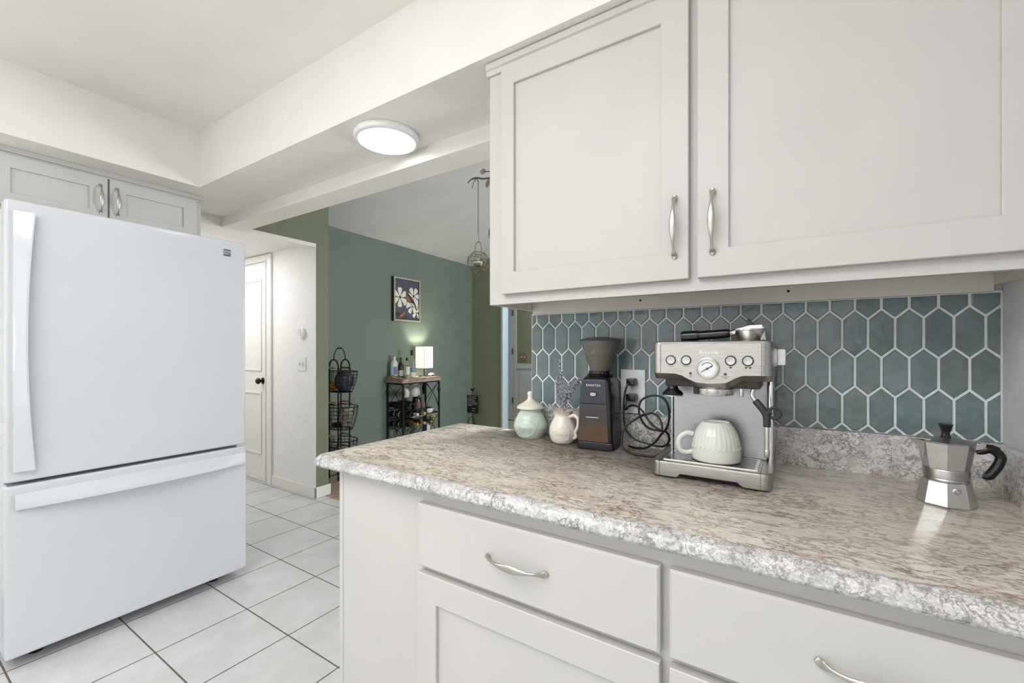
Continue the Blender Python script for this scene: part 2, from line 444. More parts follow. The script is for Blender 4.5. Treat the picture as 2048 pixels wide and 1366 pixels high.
# the room beyond the doorway
b = MB(); b.box(-6, 2.3, 6.33, 6.43, .0, 2.5); struct(b.build('wall_beyond', M['green_far'], smooth=0))
b = MB(); b.box(-6, 2.3, 4.98, 6.43, 2.45, 2.5); struct(b.build('ceiling_beyond', M['vault'], smooth=0))
b = MB(); b.box(-5.0, -4.052, 6.3, 6.325, .01, 2.03, .003)
for (z0, z1) in ((.15, .9), (1.02, 1.9)): b.box(-4.9, -4.17, 6.294, 6.301, z0, z1, .004)
d2 = struct(b.build('door_2', M['greydoor']))
for z in (.35, 1.2, 1.86):
    b = MB(); b.box(-4.062, -4.048, 6.288, 6.3, z - .05, z + .05, .002); b.build('hinge', M['hinge'], d2)
b = MB(); b.box(-4.046, -3.985, 6.305, 6.33, 0, 2.09, .003); struct(b.build('trim_3', M['greydoor']))
b = MB(); b.box(-3.984, 2.2, 6.318, 6.33, 0, .93); b.box(-3.984, 2.2, 6.305, 6.33, .9, .985, .004); b.box(-3.984, 2.2, 6.3, 6.33, 0, .12, .004)
for k in range(12):
    x0 = -3.92 + k * .5; b.box(x0, x0 + .4, 6.31, 6.319, .2, .82, .004)
struct(b.build('trim_4', M['greydoor']))
t = thing('light_switch', 'copper light switch plate on the dark green wall beyond the far doorway', 'light switch', (-3.86, 6.33, 1.1))
b = MB(t.location); b.box(-3.925, -3.795, 6.322, 6.33, 1.03, 1.17, .003); b.build('switch_plate', M['copper'], t)
for dx in (-.028, .028):
    b = MB(t.location); b.box(-3.86 + dx - .007, -3.86 + dx + .007, 6.312, 6.324, 1.085, 1.115, .002); b.build('toggle', M['paper'], t)

# hallway door, casing, baseboards
b = MB(); b.box(-4.86, -4.036, 2.112, 2.119, .015, 2.03, .002)
def mould(b, x0, x1, z0, z1, y, w=.018, d=.009):
    for (a, c, e, f) in ((x0, x1, z0, z0 + w), (x0, x1, z1 - w, z1), (x0, x0 + w, z0 + w, z1 - w), (x1 - w, x1, z0 + w, z1 - w)):
        b.box(a, c, y - d, y, e, f, .003)
mould(b, -4.77, -4.118, 1.025, 1.875, 2.112); mould(b, -4.77, -4.118, .255, .83, 2.112)
d1 = struct(b.build('door_1', M['trim']))
b = MB(); b.lathe([(.0, -.062), (.017, -.06), (.027, -.05), (.029, -.04), (.022, -.03), (.012, -.024), (.012, -.008), (.028, -.006), (.031, 0), (0, 0)], (-4.098, 2.1115, .936), 24, 'y')
k = b.build('door_knob', M['bronze'], d1); k['label'] = 'dark bronze round door knob'
b = MB(); b.box(-4.034, -3.945, 2.1, 2.12, 0, 2.09, .004); b.box(-4.95, -4.034, 2.1, 2.12, 2.033, 2.09, .004); b.box(-4.034, -4.02, 2.092, 2.1, 0, 2.04, .003); struct(b.build('trim_5', M['trim']))
b = MB(); b.box(-3.944, WL + .014, 2.106, 2.12, 0, .09, .004); b.box(WL, WL + .014, 2.106, 2.25, 0, .09, .004); struct(b.build('baseboard_hallway', M['trim']))
t = thing('light_switch', 'white double light switch plate on the hallway wall below the thermostat', 'light switch', (-3.488, 2.12, 1.1))
b = MB(t.location); b.box(-3.552, -3.424, 2.114, 2.12, 1.044, 1.16, .002); b.build('switch_plate', M['plate_w'], t)
for x in (-3.512, -3.464):
    b = MB(t.location); b.box(x - .006, x + .006, 2.102, 2.116, 1.09, 1.115, .002); b.build('toggle', M['plate_w'], t)
t = thing('thermostat', 'round white thermostat on the hallway wall above the light switch', 'thermostat', (-3.475, 2.12, 1.365))
b = MB(t.location); b.lathe([(0, -.022), (.04, -.022), (.046, -.019), (.047, -.008), (.052, -.004), (.052, 0), (0, 0)], (-3.475, 2.12, 1.365), 32, 'y'); b.build('housing', M['plate_w'], t)
b = MB(t.location); b.ring((-3.475, 2.12 - .0215, 1.365), .036, .0016, 'y', 32, 6); b.box(-3.477, -3.473, 2.12 - .0235, 2.12 - .021, 1.34, 1.39); b.build('dial_ring', M['alu_d'], t)

# ------------------------------------------------------------------ tiled backsplash
def clip(poly, x0, x1, z0, z1):
    for (ax, lim, sg) in ((0, x0, 1), (0, x1, -1), (1, z0, 1), (1, z1, -1)):
        out = []
        for i in range(len(poly)):
            p, q = poly[i], poly[(i + 1) % len(poly)]
            ip, iq = (p[ax] - lim) * sg >= 0, (q[ax] - lim) * sg >= 0
            if ip: out.append(p)
            if ip != iq:
                s = (lim - p[ax]) / (q[ax] - p[ax]); out.append((p[0] + (q[0] - p[0]) * s, p[1] + (q[1] - p[1]) * s))
        poly = out
        if len(poly) < 3: return []
    return poly
b = MB(); px, pz = .0512, .0957
X0, X1, Z0, Z1 = -.8065, .3865, 1.0165, 1.347
def inset(poly, cx, cz, d):
    out = []
    for (x, z) in poly:
        L = math.hypot(x - cx, z - cz); s = max(0, 1 - d * 1.15 / L) if L else 0
        out.append((cx + (x - cx) * s, cz + (z - cz) * s))
    return out
for row in range(-3, 3):
    zc = 1.2605 + row * pz
    for k in range(-26, 3):
        xc = .364 + .0256 + k * px + (0 if row % 2 == 0 else -.0256)
        g = .0023; hw, hv, ha = px / 2 - g, .036 - g * .4, .0597 - g * 1.15
        hexa = [(xc - hw, zc - hv), (xc, zc - ha), (xc + hw, zc - hv), (xc + hw, zc + hv), (xc, zc + ha), (xc - hw, zc + hv)]
        pl = clip(hexa, X0, X1, Z0, Z1)
        if len(pl) < 3: continue
        cx = sum(p[0] for p in pl) / len(pl); cz = sum(p[1] for p in pl) / len(pl)
        area = abs(sum(pl[i][0] * pl[(i + 1) % len(pl)][1] - pl[(i + 1) % len(pl)][0] * pl[i][1] for i in range(len(pl)))) / 2
        if area < 4e-5: continue
        tx, tz = random.uniform(-.012, .012), random.uniform(-.01, .01)
        f = lambda p, y: (p[0], y + (p[0] - cx) * tx + (p[1] - cz) * tz, p[1])
        r0 = [(p[0], 1.3925, p[1]) for p in pl]; r1 = [f(p, 1.388) for p in pl]
        r2 = [f(p, 1.3852) for p in inset(pl, cx, cz, .0012)]; r3 = [f(p, 1.3842) for p in inset(pl, cx, cz, .0026)]
        b.loft([r0, r1, r2, r3], cap=False); b._f([b._v(p) for p in r3])
bmesh.ops.remove_doubles(b.bm, verts=b.bm.verts[:], dist=1e-6)
ts = struct(b.build('wall_backsplash', M['tile'], smooth=25))
b = MB(); b.box(-.8085, .3895, 1.387, 1.3949, 1.0155, 1.352); b.build('grout', M['grout'], ts)
b = MB(); b.tube([(.388, 1.386, 1.016), (.388, 1.3862, 1.1), (.3878, 1.3858, 1.2), (.388, 1.386, 1.345)], .0028, 6); b.build('corner_caulk', M['caulk'], ts)

# ------------------------------------------------------------------ cabinets
def bow_pull(name, c, L, ax, out, mat, parent, off):
    """bow pull centred at c on the surface; ax = long axis, out = outward"""
    c, ax, out = Vector(c), Vector(ax), Vector(out); w = ax.cross(out)
    n = 72; rings = []
    for i in range(n + 1):
        t = -1 + 2 * i / n; a = abs(t)
        h = .003 + .024 * max(0, 1 - (a / .92) ** 2.2) ** .75 if a < .92 else .003
        if a > .88: wd = .0068 * math.sqrt(max(.01, 1 - ((a - .9) / .101) ** 2))
        else: wd = .0032 + .0048 * math.cos(min(1, a / .62) * math.pi / 2) ** 1.6 + .0036 * max(0, (a - .7) / .18) ** 1.5
        th = .0022 + .0012 * (1 - a)
        p = c + ax * (t * L / 2) + out * h
        rings.append([p + w * math.cos(2 * math.pi * k / 12) * wd + out * math.sin(2 * math.pi * k / 12) * th for k in range(12)])
    b = MB(off); b.loft(rings); return b.build(name, mat, parent)

def shaker(b, u0, u1, v0, v1, w, fr=(.05, .05, .06, .06), th=.019, rec=.009):
    """framed panel door in (u, v, w) space through b.tf; w is the front"""
    l, r, bt, tp = fr
    O = [(u0, v0), (u1, v0), (u1, v1), (u0, v1)]; I = [(u0 + l, v0 + bt), (u1 - r, v0 + bt), (u1 - r, v1 - tp), (u0 + l, v1 - tp)]
    e = .0015
    Oi = [(u0 + e, v0 + e), (u1 - e, v0 + e), (u1 - e, v1 - e), (u0 + e, v1 - e)]
    Ii = [(I[0][0] + e, I[0][1] + e), (I[1][0] - e, I[1][1] + e), (I[2][0] - e, I[2][1] - e), (I[3][0] + e, I[3][1] - e)]
    rings = [[(p[0], p[1], w - th) for p in O], [(p[0], p[1], w - e) for p in O], [(p[0], p[1], w) for p in Oi], [(p[0], p[1], w) for p in I], [(p[0], p[1], w - e) for p in Ii], [(p[0], p[1], w - rec) for p in Ii]]
    b.loft(rings)
def slab(b, u0, u1, v0, v1, w, th=.019, ch=.004):
    O = [(u0, v0), (u1, v0), (u1, v1), (u0, v1)]; I = [(u0 + ch, v0 + ch), (u1 - ch, v0 + ch), (u1 - ch, v1 - ch), (u0 + ch, v1 - ch)]
    b.loft([[(p[0], p[1], w - th) for p in O], [(p[0], p[1], w - ch) for p in O], [(p[0], p[1], w) for p in I]])
faceY = lambda p: (p.x, -p.z, p.y)          # front faces -Y : w = -Y
faceX = lambda p: (p.z, p.x, p.y)           # front faces +X : w = X

# upper cabinet
t = thing('wall_cabinet', 'large off-white upper wall cabinet with two shaker doors above the coffee counter', 'cabinet', (-.21, 1.386, 1.36))
o = t.location
b = MB(o); ZB, ZT = 1.363, 2.125
b.box(-.811, -.795, 1.146, 1.386, ZB, ZT); b.box(.373, .389, 1.146, 1.386, ZB, ZT)
b.box(-.795, .373, 1.146, 1.372, 1.405, 1.417); b.box(-.795, .373, 1.38, 1.386, 1.405, ZT); b.box(-.795, .373, 1.146, 1.38, ZT - .02, ZT)
b.build('carcass', M['cab_in'], t, smooth=0)
b = MB(o)
for (x0, x1, z0, z1) in ((-.811, -.76, ZB, ZT), (-.23, -.175, ZB, ZT), (.335, .389, ZB, ZT), (-.76, -.23, ZB, ZB + .045), (-.175, .335, ZB, ZB + .045), (-.76, -.23, ZT - .05, ZT), (-.175, .335, ZT - .05, ZT)):
    b.box(x0, x1, 1.126, 1.146, z0, z1)
b.build('face_frame', M['cab'], t, smooth=0)
b = MB(o); b.box(-.795, .373, 1.371, 1.385, 1.349, 1.405, .001); b.build('nailing_strip', M['cab_in'], t)
for x in (-.402, -.008):
    b = MB(o); b.sphere((x, 1.371, 1.377), .0035, (1, .5, 1), 10, 6); k = b.build('screw', M['screw'], t)
b = MB(o); b.prism([(1.1265, 2.088), (1.119, 2.09), (1.117, 2.096), (1.117, 2.104), (1.112, 2.108), (1.112, 2.126), (1.14, 2.126), (1.14, 2.088)], 'x', -.818, .389); b.build('crown_moulding', M['cab'], t, smooth=30)
for (u0, u1, fr, hx) in ((-.755, -.209, (.045, .064, .065, .062), -.2405), (-.189, .368, (.066, .056, .064, .062), -.1555)):
    b = MB(o, faceY); shaker(b, u0, u1, 1.392, 2.095 if u0 < -.5 else 2.095, -1.106, fr); d = b.build('door', M['cab'], t, smooth=0)
    bow_pull('handle', (hx, 1.106, 1.52), .157, (0, 0, 1), (0, -1, 0), M['nickel'], d, o)

# base cabinet
t = thing('base_cabinet', 'off-white base cabinet with drawers and shaker doors under the speckled countertop', 'cabinet', (-.35, 1.1, 0)); o = t.location
ZK = .879
b = MB(o); b.box(-.795, .385, .803, 1.38, .1, ZK); b.box(-.795, .385, .86, 1.38, 0, .1); b.build('carcass', M['cab'], t, smooth=0)
b = MB(o); b.box(-1.104, -1.087, .7855, 1.385, 0, ZK, .0015); b.build('end_panel', M['cab'], t)
b = MB(o); b.box(-1.0865, -.7955, .7865, .805, 0, ZK, .001); b.build('filler_panel', M['cab'], t)
b = MB(o)
for (x0, x1, z0, z1) in ((-.7945, -.76, .1, ZK), (-.205, -.165, .1, ZK), (.355, .386, .1, ZK), (-.76, -.205, .842, ZK), (-.165, .355, .842, ZK), (-.76, -.205, .665, .71), (-.165, .355, .665, .71)):
    b.box(x0, x1, .7855, .804, z0, z1)
b.build('face_frame', M['cab'], t, smooth=0)
for (u0, u1, hx) in ((-.7705, -.192, -.4845), (-.1755, .384, .1045)):
    b = MB(o, faceY); slab(b, u0, u1, .694, .846, -.765); d = b.build('drawer', M['cab'], t, smooth=20)
    bow_pull('handle', (hx, .765, .772), .155, (1, 0, 0), (0, -1, 0), M['nickel'], d, o)
    b = MB(o, faceY); shaker(b, u0, u1, .12, .679, -.765, (.06, .06, .065, .065)); b.build('door', M['cab'], t, smooth=20)

# countertop with rolled edge
t = thing('countertop', 'speckled brown and white laminate countertop with a rolled front edge', 'countertop', (-.35, 1.1, .879)); o = t.location
zt, zb, rr = .914, .879, .024
def profile(n=6):
    pts = [(.012, zb), (.004, zb + .003), (0, zb + .009)]
    pts.append((0, zt - rr))
    for i in range(1, n + 1):
        a = math.pi / 2 * i / n; pts.append((rr * (1 - math.cos(a)), zt - rr + rr * math.sin(a)))
    return pts
outline = [(.372, .745), (-1.152, .745), (-1.172, .7505), (-1.184, .7625), (-1.187, .78), (-1.187, 1.41), (-1.18, 1.425), (-1.165, 1.432), (-.83, 1.432)]
def offset_line(pts, d):
    out = []
    n = len(pts)
    for i in range(n):
        a = Vector(pts[max(i - 1, 0)]); c = Vector(pts[min(i + 1, n - 1)]); p = Vector(pts[i])
        d1 = (p - a).normalized() if i > 0 else None; d2 = (c - p).normalized() if i < n - 1 else None
        n1 = Vector((d1.y, -d1.x)) if d1 else None; n2 = Vector((d2.y, -d2.x)) if d2 else None
        if n1 and n2: m = (n1 + n2).normalized(); k = 1 / max(.5, m.dot(n1))
        else: m = n1 or n2; k = 1
        q = p + m * d * k; out.append((q.x, q.y))
    return out
b = MB(o)
rings = [[(x, y, z) for (x, y) in offset_line(outline, d)] for (d, z) in profile()]
b.mi = 1; b.loft(rings, closed=False)
inner = rings[-1]
b.mi = 0; b._f([b._v(p) for p in inner + [(-.83, 1.394, zt), (.389, 1.394, zt), (.389, inner[0][1], zt)]])
b.mi = 1; b._f([b._v(p) for p in rings[0] + [(-.83, 1.394, zb), (.389, 1.394, zb), (.389, rings[0][0][1], zb)]])
b._f([b._v(p) for p in ((-.83, 1.432, zb), (-.83, 1.432, zt), (-.83, 1.394, zt), (-.83, 1.394, zb))])
bmesh.ops.remove_doubles(b.bm, verts=b.bm.verts[:], dist=1e-5)
for f in b.bm.faces:
    f.normal_update()
    if f.normal.z > .9 or f.normal.z < -.9 and False: f.material_index = 0
b.build('worktop', [M['top'], M['edge']], t, smooth=60)
b = MB(o); b.box(-.806, .388, 1.37, 1.3935, zt - .001, 1.0145, .002); k = b.build('back_lip', M['splash'], t); k['label'] = 'speckled laminate back lip'
b = MB(o); b.box(.371, .389, .75, 1.3695, zt - .001, 1.0145, .002); k = b.build('side_lip', M['splash'], t); k['label'] = 'speckled laminate side lip'

# cabinet over the fridge
t = thing('fridge_cabinet', 'off-white shaker cabinet with two doors above the refrigerator', 'cabinet', (-3.1, .74, 1.83)); o = t.location
b = MB(o); b.box(-3.287, -2.972, .32, 1.16, 1.84, 2.12); b.box(-2.972, -2.952, .32, 1.16, 1.84, 2.12); b.build('carcass', M['cab'], t, smooth=0)
b = MB(o); b.box(-2.975, -2.935, .3, 1.168, 2.105, 2.13, .003); b.box(-2.975, -2.942, .3, 1.165, 2.095, 2.105, .001); b.build('crown_moulding', M['cab'], t)
for (u0, u1, hy) in ((.345, .739, .711), (.747, 1.136, .776)):
    b = MB(o, faceX); shaker(b, u0, u1, 1.865, 2.095, -2.933, (.065, .066, .058, .058)); d = b.build('door', M['cab'], t, smooth=0)
    bow_pull('handle', (-2.933, hy, 1.984), .15, (0, 0, 1), (1, 0, 0), M['nickel'], d, o)

# ------------------------------------------------------------------ refrigerator
t = thing('refrigerator', 'white bottom-freezer refrigerator standing on the tiled floor', 'refrigerator', (-2.87, .76, 0)); o = t.location
FX, FY0, FY1 = -2.473, .332, 1.188
b = MB(o); b.box(-3.25, -2.552, FY0 + .006, FY1 - .012, .035, 1.775, .006); b.build('body', M['fridge_side'], t)
b = MB(o); b.box(-2.556, -2.544, FY0 + .012, FY1 - .018, .07, 1.77); b.build('gasket', M['gasket'], t, smooth=0)
b = MB(o); b.box(-2.545, FX, FY0, FY1 - .004, .716, 1.792, .010, 4)
for i in range(9):
    bmesh.ops.bisect_plane(b.bm, geom=b.bm.verts[:] + b.bm.edges[:] + b.bm.faces[:], plane_co=(0, 0, 1.62 + i * .018 - o.z), plane_no=(0, 0, 1))
for v in b.bm.verts:
    if v.co.z + o.z > 1.62 and v.co.x + o.x > FX - .012: v.co.x -= .085 * (v.co.z + o.z - 1.62) ** 2
fd = b.build('door', M['fridge'], t, smooth=50)
b = MB(o); b.box(-2.545, FX, FY0, FY1 + .001, .048, .703, .010, 4); fz = b.build('freezer_drawer', M['fridge'], t, smooth=50)
# long vertical handle: a slim bowed plate open on its right side
rings = []
for i in range(25):
    tt = -1 + 2 * i / 24; z = 1.2525 + tt * .495; bow = 1 - tt * tt
    y0, y1 = .352, .409 - .024 * bow; xo = .012 + .022 * bow
    rings.append([(FX - .001, y0, z), (FX + .010, y0, z), (FX + .010 + xo, y1 - .006, z), (FX + .009 + xo, y1, z), (FX + .003 + xo, y1 - .001, z), (FX + .002, y0 + .012, z)])
b = MB(o); b.loft(rings); b.build('handle', M['fridge'], fd, smooth=50)
rings = []
for i in range(25):
    tt = -1 + 2 * i / 24; y = .767 + tt * .410; bow = 1 - tt * tt
    z1, z0 = .672, .612; xo = .002 + .038 * bow
    rings.append([(FX - .001, y, z1), (FX + .008, y, z1), (FX + .010 + xo, y, z0 + .02), (FX + .009 + xo, y, z0 + .001), (FX + .003 + xo, y, z0), (FX + .002, y, z1 - .02)])
b = MB(o); b.loft(rings); b.build('handle', M['fridge_side'], fz, smooth=50)
b = MB(o); b.box(FX - .001, FX + .0015, 1.074, 1.110, 1.708, 1.745, .0005)
b.mi = 1
for (z0, z1) in ((1.738, 1.742), (1.711, 1.716)): b.box(FX + .0005, FX + .0019, 1.077, 1.107, z0, z1)
b.mi = 2; pts = [(FX + .0017, 1.077 + .03 * i / 10, 1.7255 + .004 * math.sin(i / 10 * 5.0)) for i in range(11)]; b.tube(pts, [.0004 + .0018 * i / 10 for i in range(11)], 6)
k = b.build('logo_badge', [M['badge'], M['ink'], M['ink']], fd); k['label'] = 'small silver square badge with a dark swoosh'
for y in (.43, 1.07):
    b = MB(o); b.lathe([(0, 0), (.022, 0), (.024, .01), (.018, .02), (.018, .05), (0, .05)], (-2.58, y, 0), 16); b.build('foot', M['black'], t)
b = MB(o); b.box(-2.6, -2.56, FY0 + .02, FY1 - .03, .02, .05); b.build('toe_grille', M['gasket'], t, smooth=0)

# ------------------------------------------------------------------ ceiling light
t = thing('ceiling_light', 'round white flush ceiling light glowing on the soffit underside', 'ceiling light', (-1.44, 1.255, ZS)); o = t.location
b = MB(); b.lathe([(0, 0), (.128, 0), (.134, -.006), (.135, -.02), (.130, -.027), (.118, -.030), (.118, -.02), (0, -.02)], segs=64); b.build('rim', M['plate_w'], t, smooth=45)
b = MB(); b.lathe([(0, -.021), (.117, -.021), (.117, -.029), (.09, -.031), (0, -.032)], segs=64); b.build('diffuser', M['diffuser'], t, smooth=45)

# ------------------------------------------------------------------ things on the counter
ZT_ = .9142
def interp(prof, z):
    for (r0, z0), (r1, z1) in zip(prof, prof[1:]):
        if z0 <= z <= z1 and z1 > z0: return r0 + (r1 - r0) * (z - z0) / (z1 - z0)
    return prof[-1][0]
def smooth_prof(pts, n=5):
    return [(max(0, p.x), p.y) for p in spline([(r, z, 0) for r, z in pts], n)]
def wrap(prof, ang, zc, d):
    """maps flat lettering onto a turned surface"""
    def f(p):
        z = zc + p[1]; r = interp(prof, z); a = ang + p[0] / max(.01, interp(prof, zc))
        rr = r + d * (1 if p[2] > 0 else -1)
        return (rr * math.cos(a), rr * math.sin(a), z)
    return f
def vine(b, prof, pts, r, dr=.0006):
    P = []
    for (a, z) in spline([(p[0], p[1], 0) for p in pts], 6) and [(q.x, q.y) for q in spline([(p[0], p[1], 0) for p in pts], 6)]:
        rad = interp(prof, z) + dr; P.append((rad * math.cos(a), rad * math.sin(a), z))
    b.tube(P, r, 6)

# sugar jar
t = thing('sugar_jar', 'pale green lidded ceramic sugar jar at the end of the backsplash', 'jar', (-.768, 1.308, ZT_))
jp = smooth_prof([(.036, 0), (.046, .010), (.0575, .036), (.056, .056), (.044, .082), (.036, .093), (.0375, .099)])
b = MB(); b.lathe([(0, 0), (.033, 0)] + jp + [(.034, .1), (.030, .094), (0, .09)], segs=48); b.build('body', M['glaze_green'], t, smooth=60)
b = MB(); b.mesh(text_data('Sugar', .023, .0006, 1.0, .2, 3, .0004), wrap(jp, R(-84), .040, .0017))
vine(b, jp, [(R(-64), .066), (R(-50), .056), (R(-44), .040), (R(-52), .022), (R(-72), .012), (R(-92), .012)], .0011)
vine(b, jp, [(R(-44), .040), (R(-36), .052), (R(-30), .066)], .0009); vine(b, jp, [(R(-64), .066), (R(-80), .070), (R(-95), .066)], .0009)
k = b.build('raised_lettering', M['glaze_green'], t); k['label'] = 'raised Sugar lettering and vine'
b = MB(); lp = [(0, .098), (.036, .0985), (.047, .103), (.0475, .107), (.042, .113), (.028, .121), (.014, .131), (.0095, .137), (.0085, .144), (.0105, .150), (.0105, .157), (.008, .161), (0, .162)]
b.lathe(lp, segs=64, rfun=lambda a, h: 1 + (.03 * math.cos(16 * a) if .107 < h < .131 else 0)); k = b.build('lid', M['glaze_cream'], t, smooth=60); k['label'] = 'cream fluted lid with a knob'

# cream pitcher
t = thing('cream_pitcher', 'cream ceramic pitcher holding dried lavender beside the coffee grinder', 'pitcher', (-.636, 1.296, ZT_))
pp = smooth_prof([(.030, 0), (.039, .008), (.0455, .032), (.043, .055), (.031, .080), (.0265, .092), (.030, .105), (.036, .114)])
b = MB(); rings = []
full = [(0.0005, 0)] + pp + [(.0345, .1145), (.028, .104), (.0245, .092), (.029, .078), (.0005, .07)]
for (r, z) in full:
    k = max(0, (z - .085) / .03); ring = []
    for i in range(48):
        a = 2 * math.pi * i / 48; da = (a - R(195) + math.pi) % (2 * math.pi) - math.pi
        sp = math.exp(-(da / .55) ** 2)
        ring.append((r * math.cos(a) * (1 + .38 * k * sp), r * math.sin(a) * (1 + .38 * k * sp), z + k * (.013 * sp - .008 * (1 + math.cos(da)) * 0 - .007 * (1 - sp))))
    rings.append(ring)
b.loft(rings); b.build('body', M['glaze_cream'], t, smooth=60)
b = MB(); b.mesh(text_data('Cream', .02, .0006, 1.0, .2, 3, .0004), wrap(pp, R(-78), .037, .0017))
vine(b, pp, [(R(-52), .064), (R(-40), .05), (R(-38), .034), (R(-48), .016)], .001); vine(b, pp, [(R(-60), .02), (R(-48), .016), (R(-36), .02)], .0009)
k = b.build('raised_lettering', M['glaze_cream'], t); k['label'] = 'raised Cream lettering and vine'
b = MB(); hp = spline([(.027, -.006, .088), (.046, -.010, .094), (.060, -.013, .084), (.060, -.013, .062), (.050, -.011, .040), (.052, -.011, .026), (.042, -.008, .020)], 5)
b.tube(hp, [.0058] * len(hp), 10); b.build('handle', M['glaze_cream'], t, smooth=60)

# dried lavender sprigs
def sprig(label, pts, r0, n, top):
    t = thing('dried_lavender_sprig', label, 'dried flower', pts[0], 0, 'dried lavender in the pitcher')
    o = Vector(pts[0]); P = spline(pts, 10)
    b = MB(o); b.tube(P, .0008, 5); b.build('stem', M['stem'], t)
    b = MB(o); rnd = random.Random(len(label))
    for i in range(n):
        s = rnd.uniform(top, 1.0); p = P[int(s * (len(P) - 1))]
        w = r0 * (1.15 - .75 * (s - top) / (1 - top)); a = rnd.uniform(0, 6.28); d = rnd.uniform(.2, 1) * w
        b.mi = 0 if rnd.random() < .62 else 1
        b.sphere((p[0] + math.cos(a) * d, p[1] + math.sin(a) * d, p[2] + rnd.uniform(-.004, .004)), rnd.uniform(.0012, .0023), (1, 1, 1.2), 6, 4)
    b.build('florets', [M['lav'], M['lav_d']], t)
bx, by = -.636, 1.296
sprig('tallest dried lavender sprig rising straight from the cream pitcher', [(bx, by, 1.0), (bx - .004, by + .01, 1.06), (bx - .012, by + .012, 1.13), (bx - .018, by + .014, 1.188)], .011, 150, .3)
sprig('dried lavender sprig bending right toward the coffee grinder', [(bx + .004, by, 1.0), (bx + .012, by + .006, 1.05), (bx + .034, by + .01, 1.095), (bx + .055, by + .008, 1.126)], .014, 200, .35)
sprig('short dried lavender sprig in the middle of the pitcher bunch', [(bx + .002, by, 1.0), (bx + .008, by + .002, 1.05), (bx + .020, by + .008, 1.115)], .014, 190, .3)
sprig('dried lavender sprig leaning left over the pitcher spout', [(bx - .003, by, 1.0), (bx - .012, by + .004, 1.05), (bx - .024, by + .008, 1.10), (bx - .022, by + .008, 1.13)], .013, 150, .3)

# coffee grinder
def rrect(hx, hy, r, z, n=5, dx=0, dy=0):
    out = []
    for (cx, cy, a0) in ((hx - r, hy - r, 0), (-hx + r, hy - r, 90), (-hx + r, -hy + r, 180), (hx - r, -hy + r, 270)):
        for i in range(n + 1):
            a = R(a0 + 90 * i / n); out.append((cx + r * math.cos(a) + dx, cy + r * math.sin(a) + dy, z))
    return out
t = thing('coffee_grinder', 'black electric coffee grinder with a smoky hopper of beans on top', 'coffee grinder', (-.509, 1.303, ZT_), R(5))
b = MB(); b.loft([rrect(.052, .056, .008, .001), rrect(.0575, .0605, .008, .004), rrect(.0570, .0605, .008, .022), rrect(.0555, .059, .008, .024)]); b.build('base', M['black'], t, smooth=40)
b = MB(); b.loft([rrect(.0548, .0585, .01, .0235), rrect(.0505, .0575, .012, .135), rrect(.0465, .056, .014, .205), rrect(.043, .052, .016, .217), rrect(.036, .042, .02, .226)]); b.build('body', M['black_gloss'], t, smooth=50)
def gface(z): return .0548 + (.0465 - .0548) * (z - .0235) / .1815
b = MB(); y = -.0605
b.hexa([(-gface(.142) + .001, y, .142), (gface(.142) - .012, y, .142), (gface(.142) - .012, y + .004, .142), (-gface(.142) + .001, y + .004, .142), (-gface(.214) + .004, y + .003, .214), (gface(.214) - .013, y + .003, .214), (gface(.214) - .013, y + .008, .214), (-gface(.214) + .004, y + .008, .214)], .002)
pl = brushed('dark_blue_steel', (66, 69, 74), .35, (3, 90, 90)); b.build('front_panel', pl, t)
b = MB()
b.hexa([(-gface(.026) + .001, y, .026), (gface(.026) - .012, y, .026), (gface(.026) - .012, y + .004, .026), (-gface(.026) + .001, y + .004, .026), (-gface(.139) + .001, y, .139), (gface(.139) - .012, y, .139), (gface(.139) - .012, y + .004, .139), (-gface(.139) + .001, y + .004, .139)], .002)
g = NT('coffee_filled_bin'); v = g.coords(); sp = g.n('SeparateXYZ'); g.l(v, sp.inputs[0])
hgt = g.math('ADD', g.math('MULTIPLY', sp.outputs[2], 7.0), g.math('MULTIPLY', g.noise(v, 30, 5), .35))
g.bsdf(g.ramp(hgt, [(.3, (98, 74, 56)), (.62, (80, 60, 48)), (.8, (62, 55, 50)), (1, (54, 52, 52))]), .16)
k = b.build('grounds_bin', g.m, t); k['label'] = 'translucent brown grounds bin'
b = MB(); b.box(-.027, .012, y - .0012, y, .0995, .1012); b.build('grip_line', M['plate_w'], t, smooth=0)
b = MB(); b.loft([[(x - .0045, y + .003 + dy, z + .171) for (x, z, _) in rrect(s, s * .62, s * .55, 0)] for (s, dy) in ((.0125, 0), (.0125, -.0032), (.0115, -.0042))]); b.build('button_ring', M['black_gloss'], t)
b = MB(); b.loft([[(x - .0045, y + .001 + dy, z + .171) for (x, z, _) in rrect(s, s * .56, s * .5, 0)] for (s, dy) in ((.0098, 0), (.0098, -.0032), (.0088, -.004))]); b.build('button', M['steel'], t)
b = MB(); b.mesh(text_data('BARATZA', .0092, .0002, 1.18), lambda p: (p[0] - .0045, y + .0015 - p[2], p[1] + .198)); b.build('lettering', M['white_ink'], t, smooth=0)
b = MB(); b.lathe([(.03, .222), (.040, .223), (.041, .229), (.036, .232), (.036, .240), (.032, .241), (.03, .24)], segs=40); b.build('collar', M['black_gloss'], t)
b = MB(); b.lathe([(.0305, .236), (.033, .248), (.0625, .330), (.0635, .3345)], segs=48)
for f in [f for f in b.bm.faces if len(f.verts) > 4]: b.bm.faces.remove(f)
k = b.build('hopper', M['hopper'], t, smooth=60); k['label'] = 'smoky translucent hopper'
b = MB(); b.lathe([(0, .234), (.028, .237), (.0308, .2505), (.0435, .286), (.038, .289), (.02, .292), (0, .293)], segs=48)
rnd = random.Random(3)
for i in range(60):
    a, d = rnd.uniform(0, 6.28), rnd.uniform(0, .038); b.sphere((d * math.cos(a), d * math.sin(a), .2895), rnd.uniform(.003, .0045), (1, .7, .6), 6, 4)
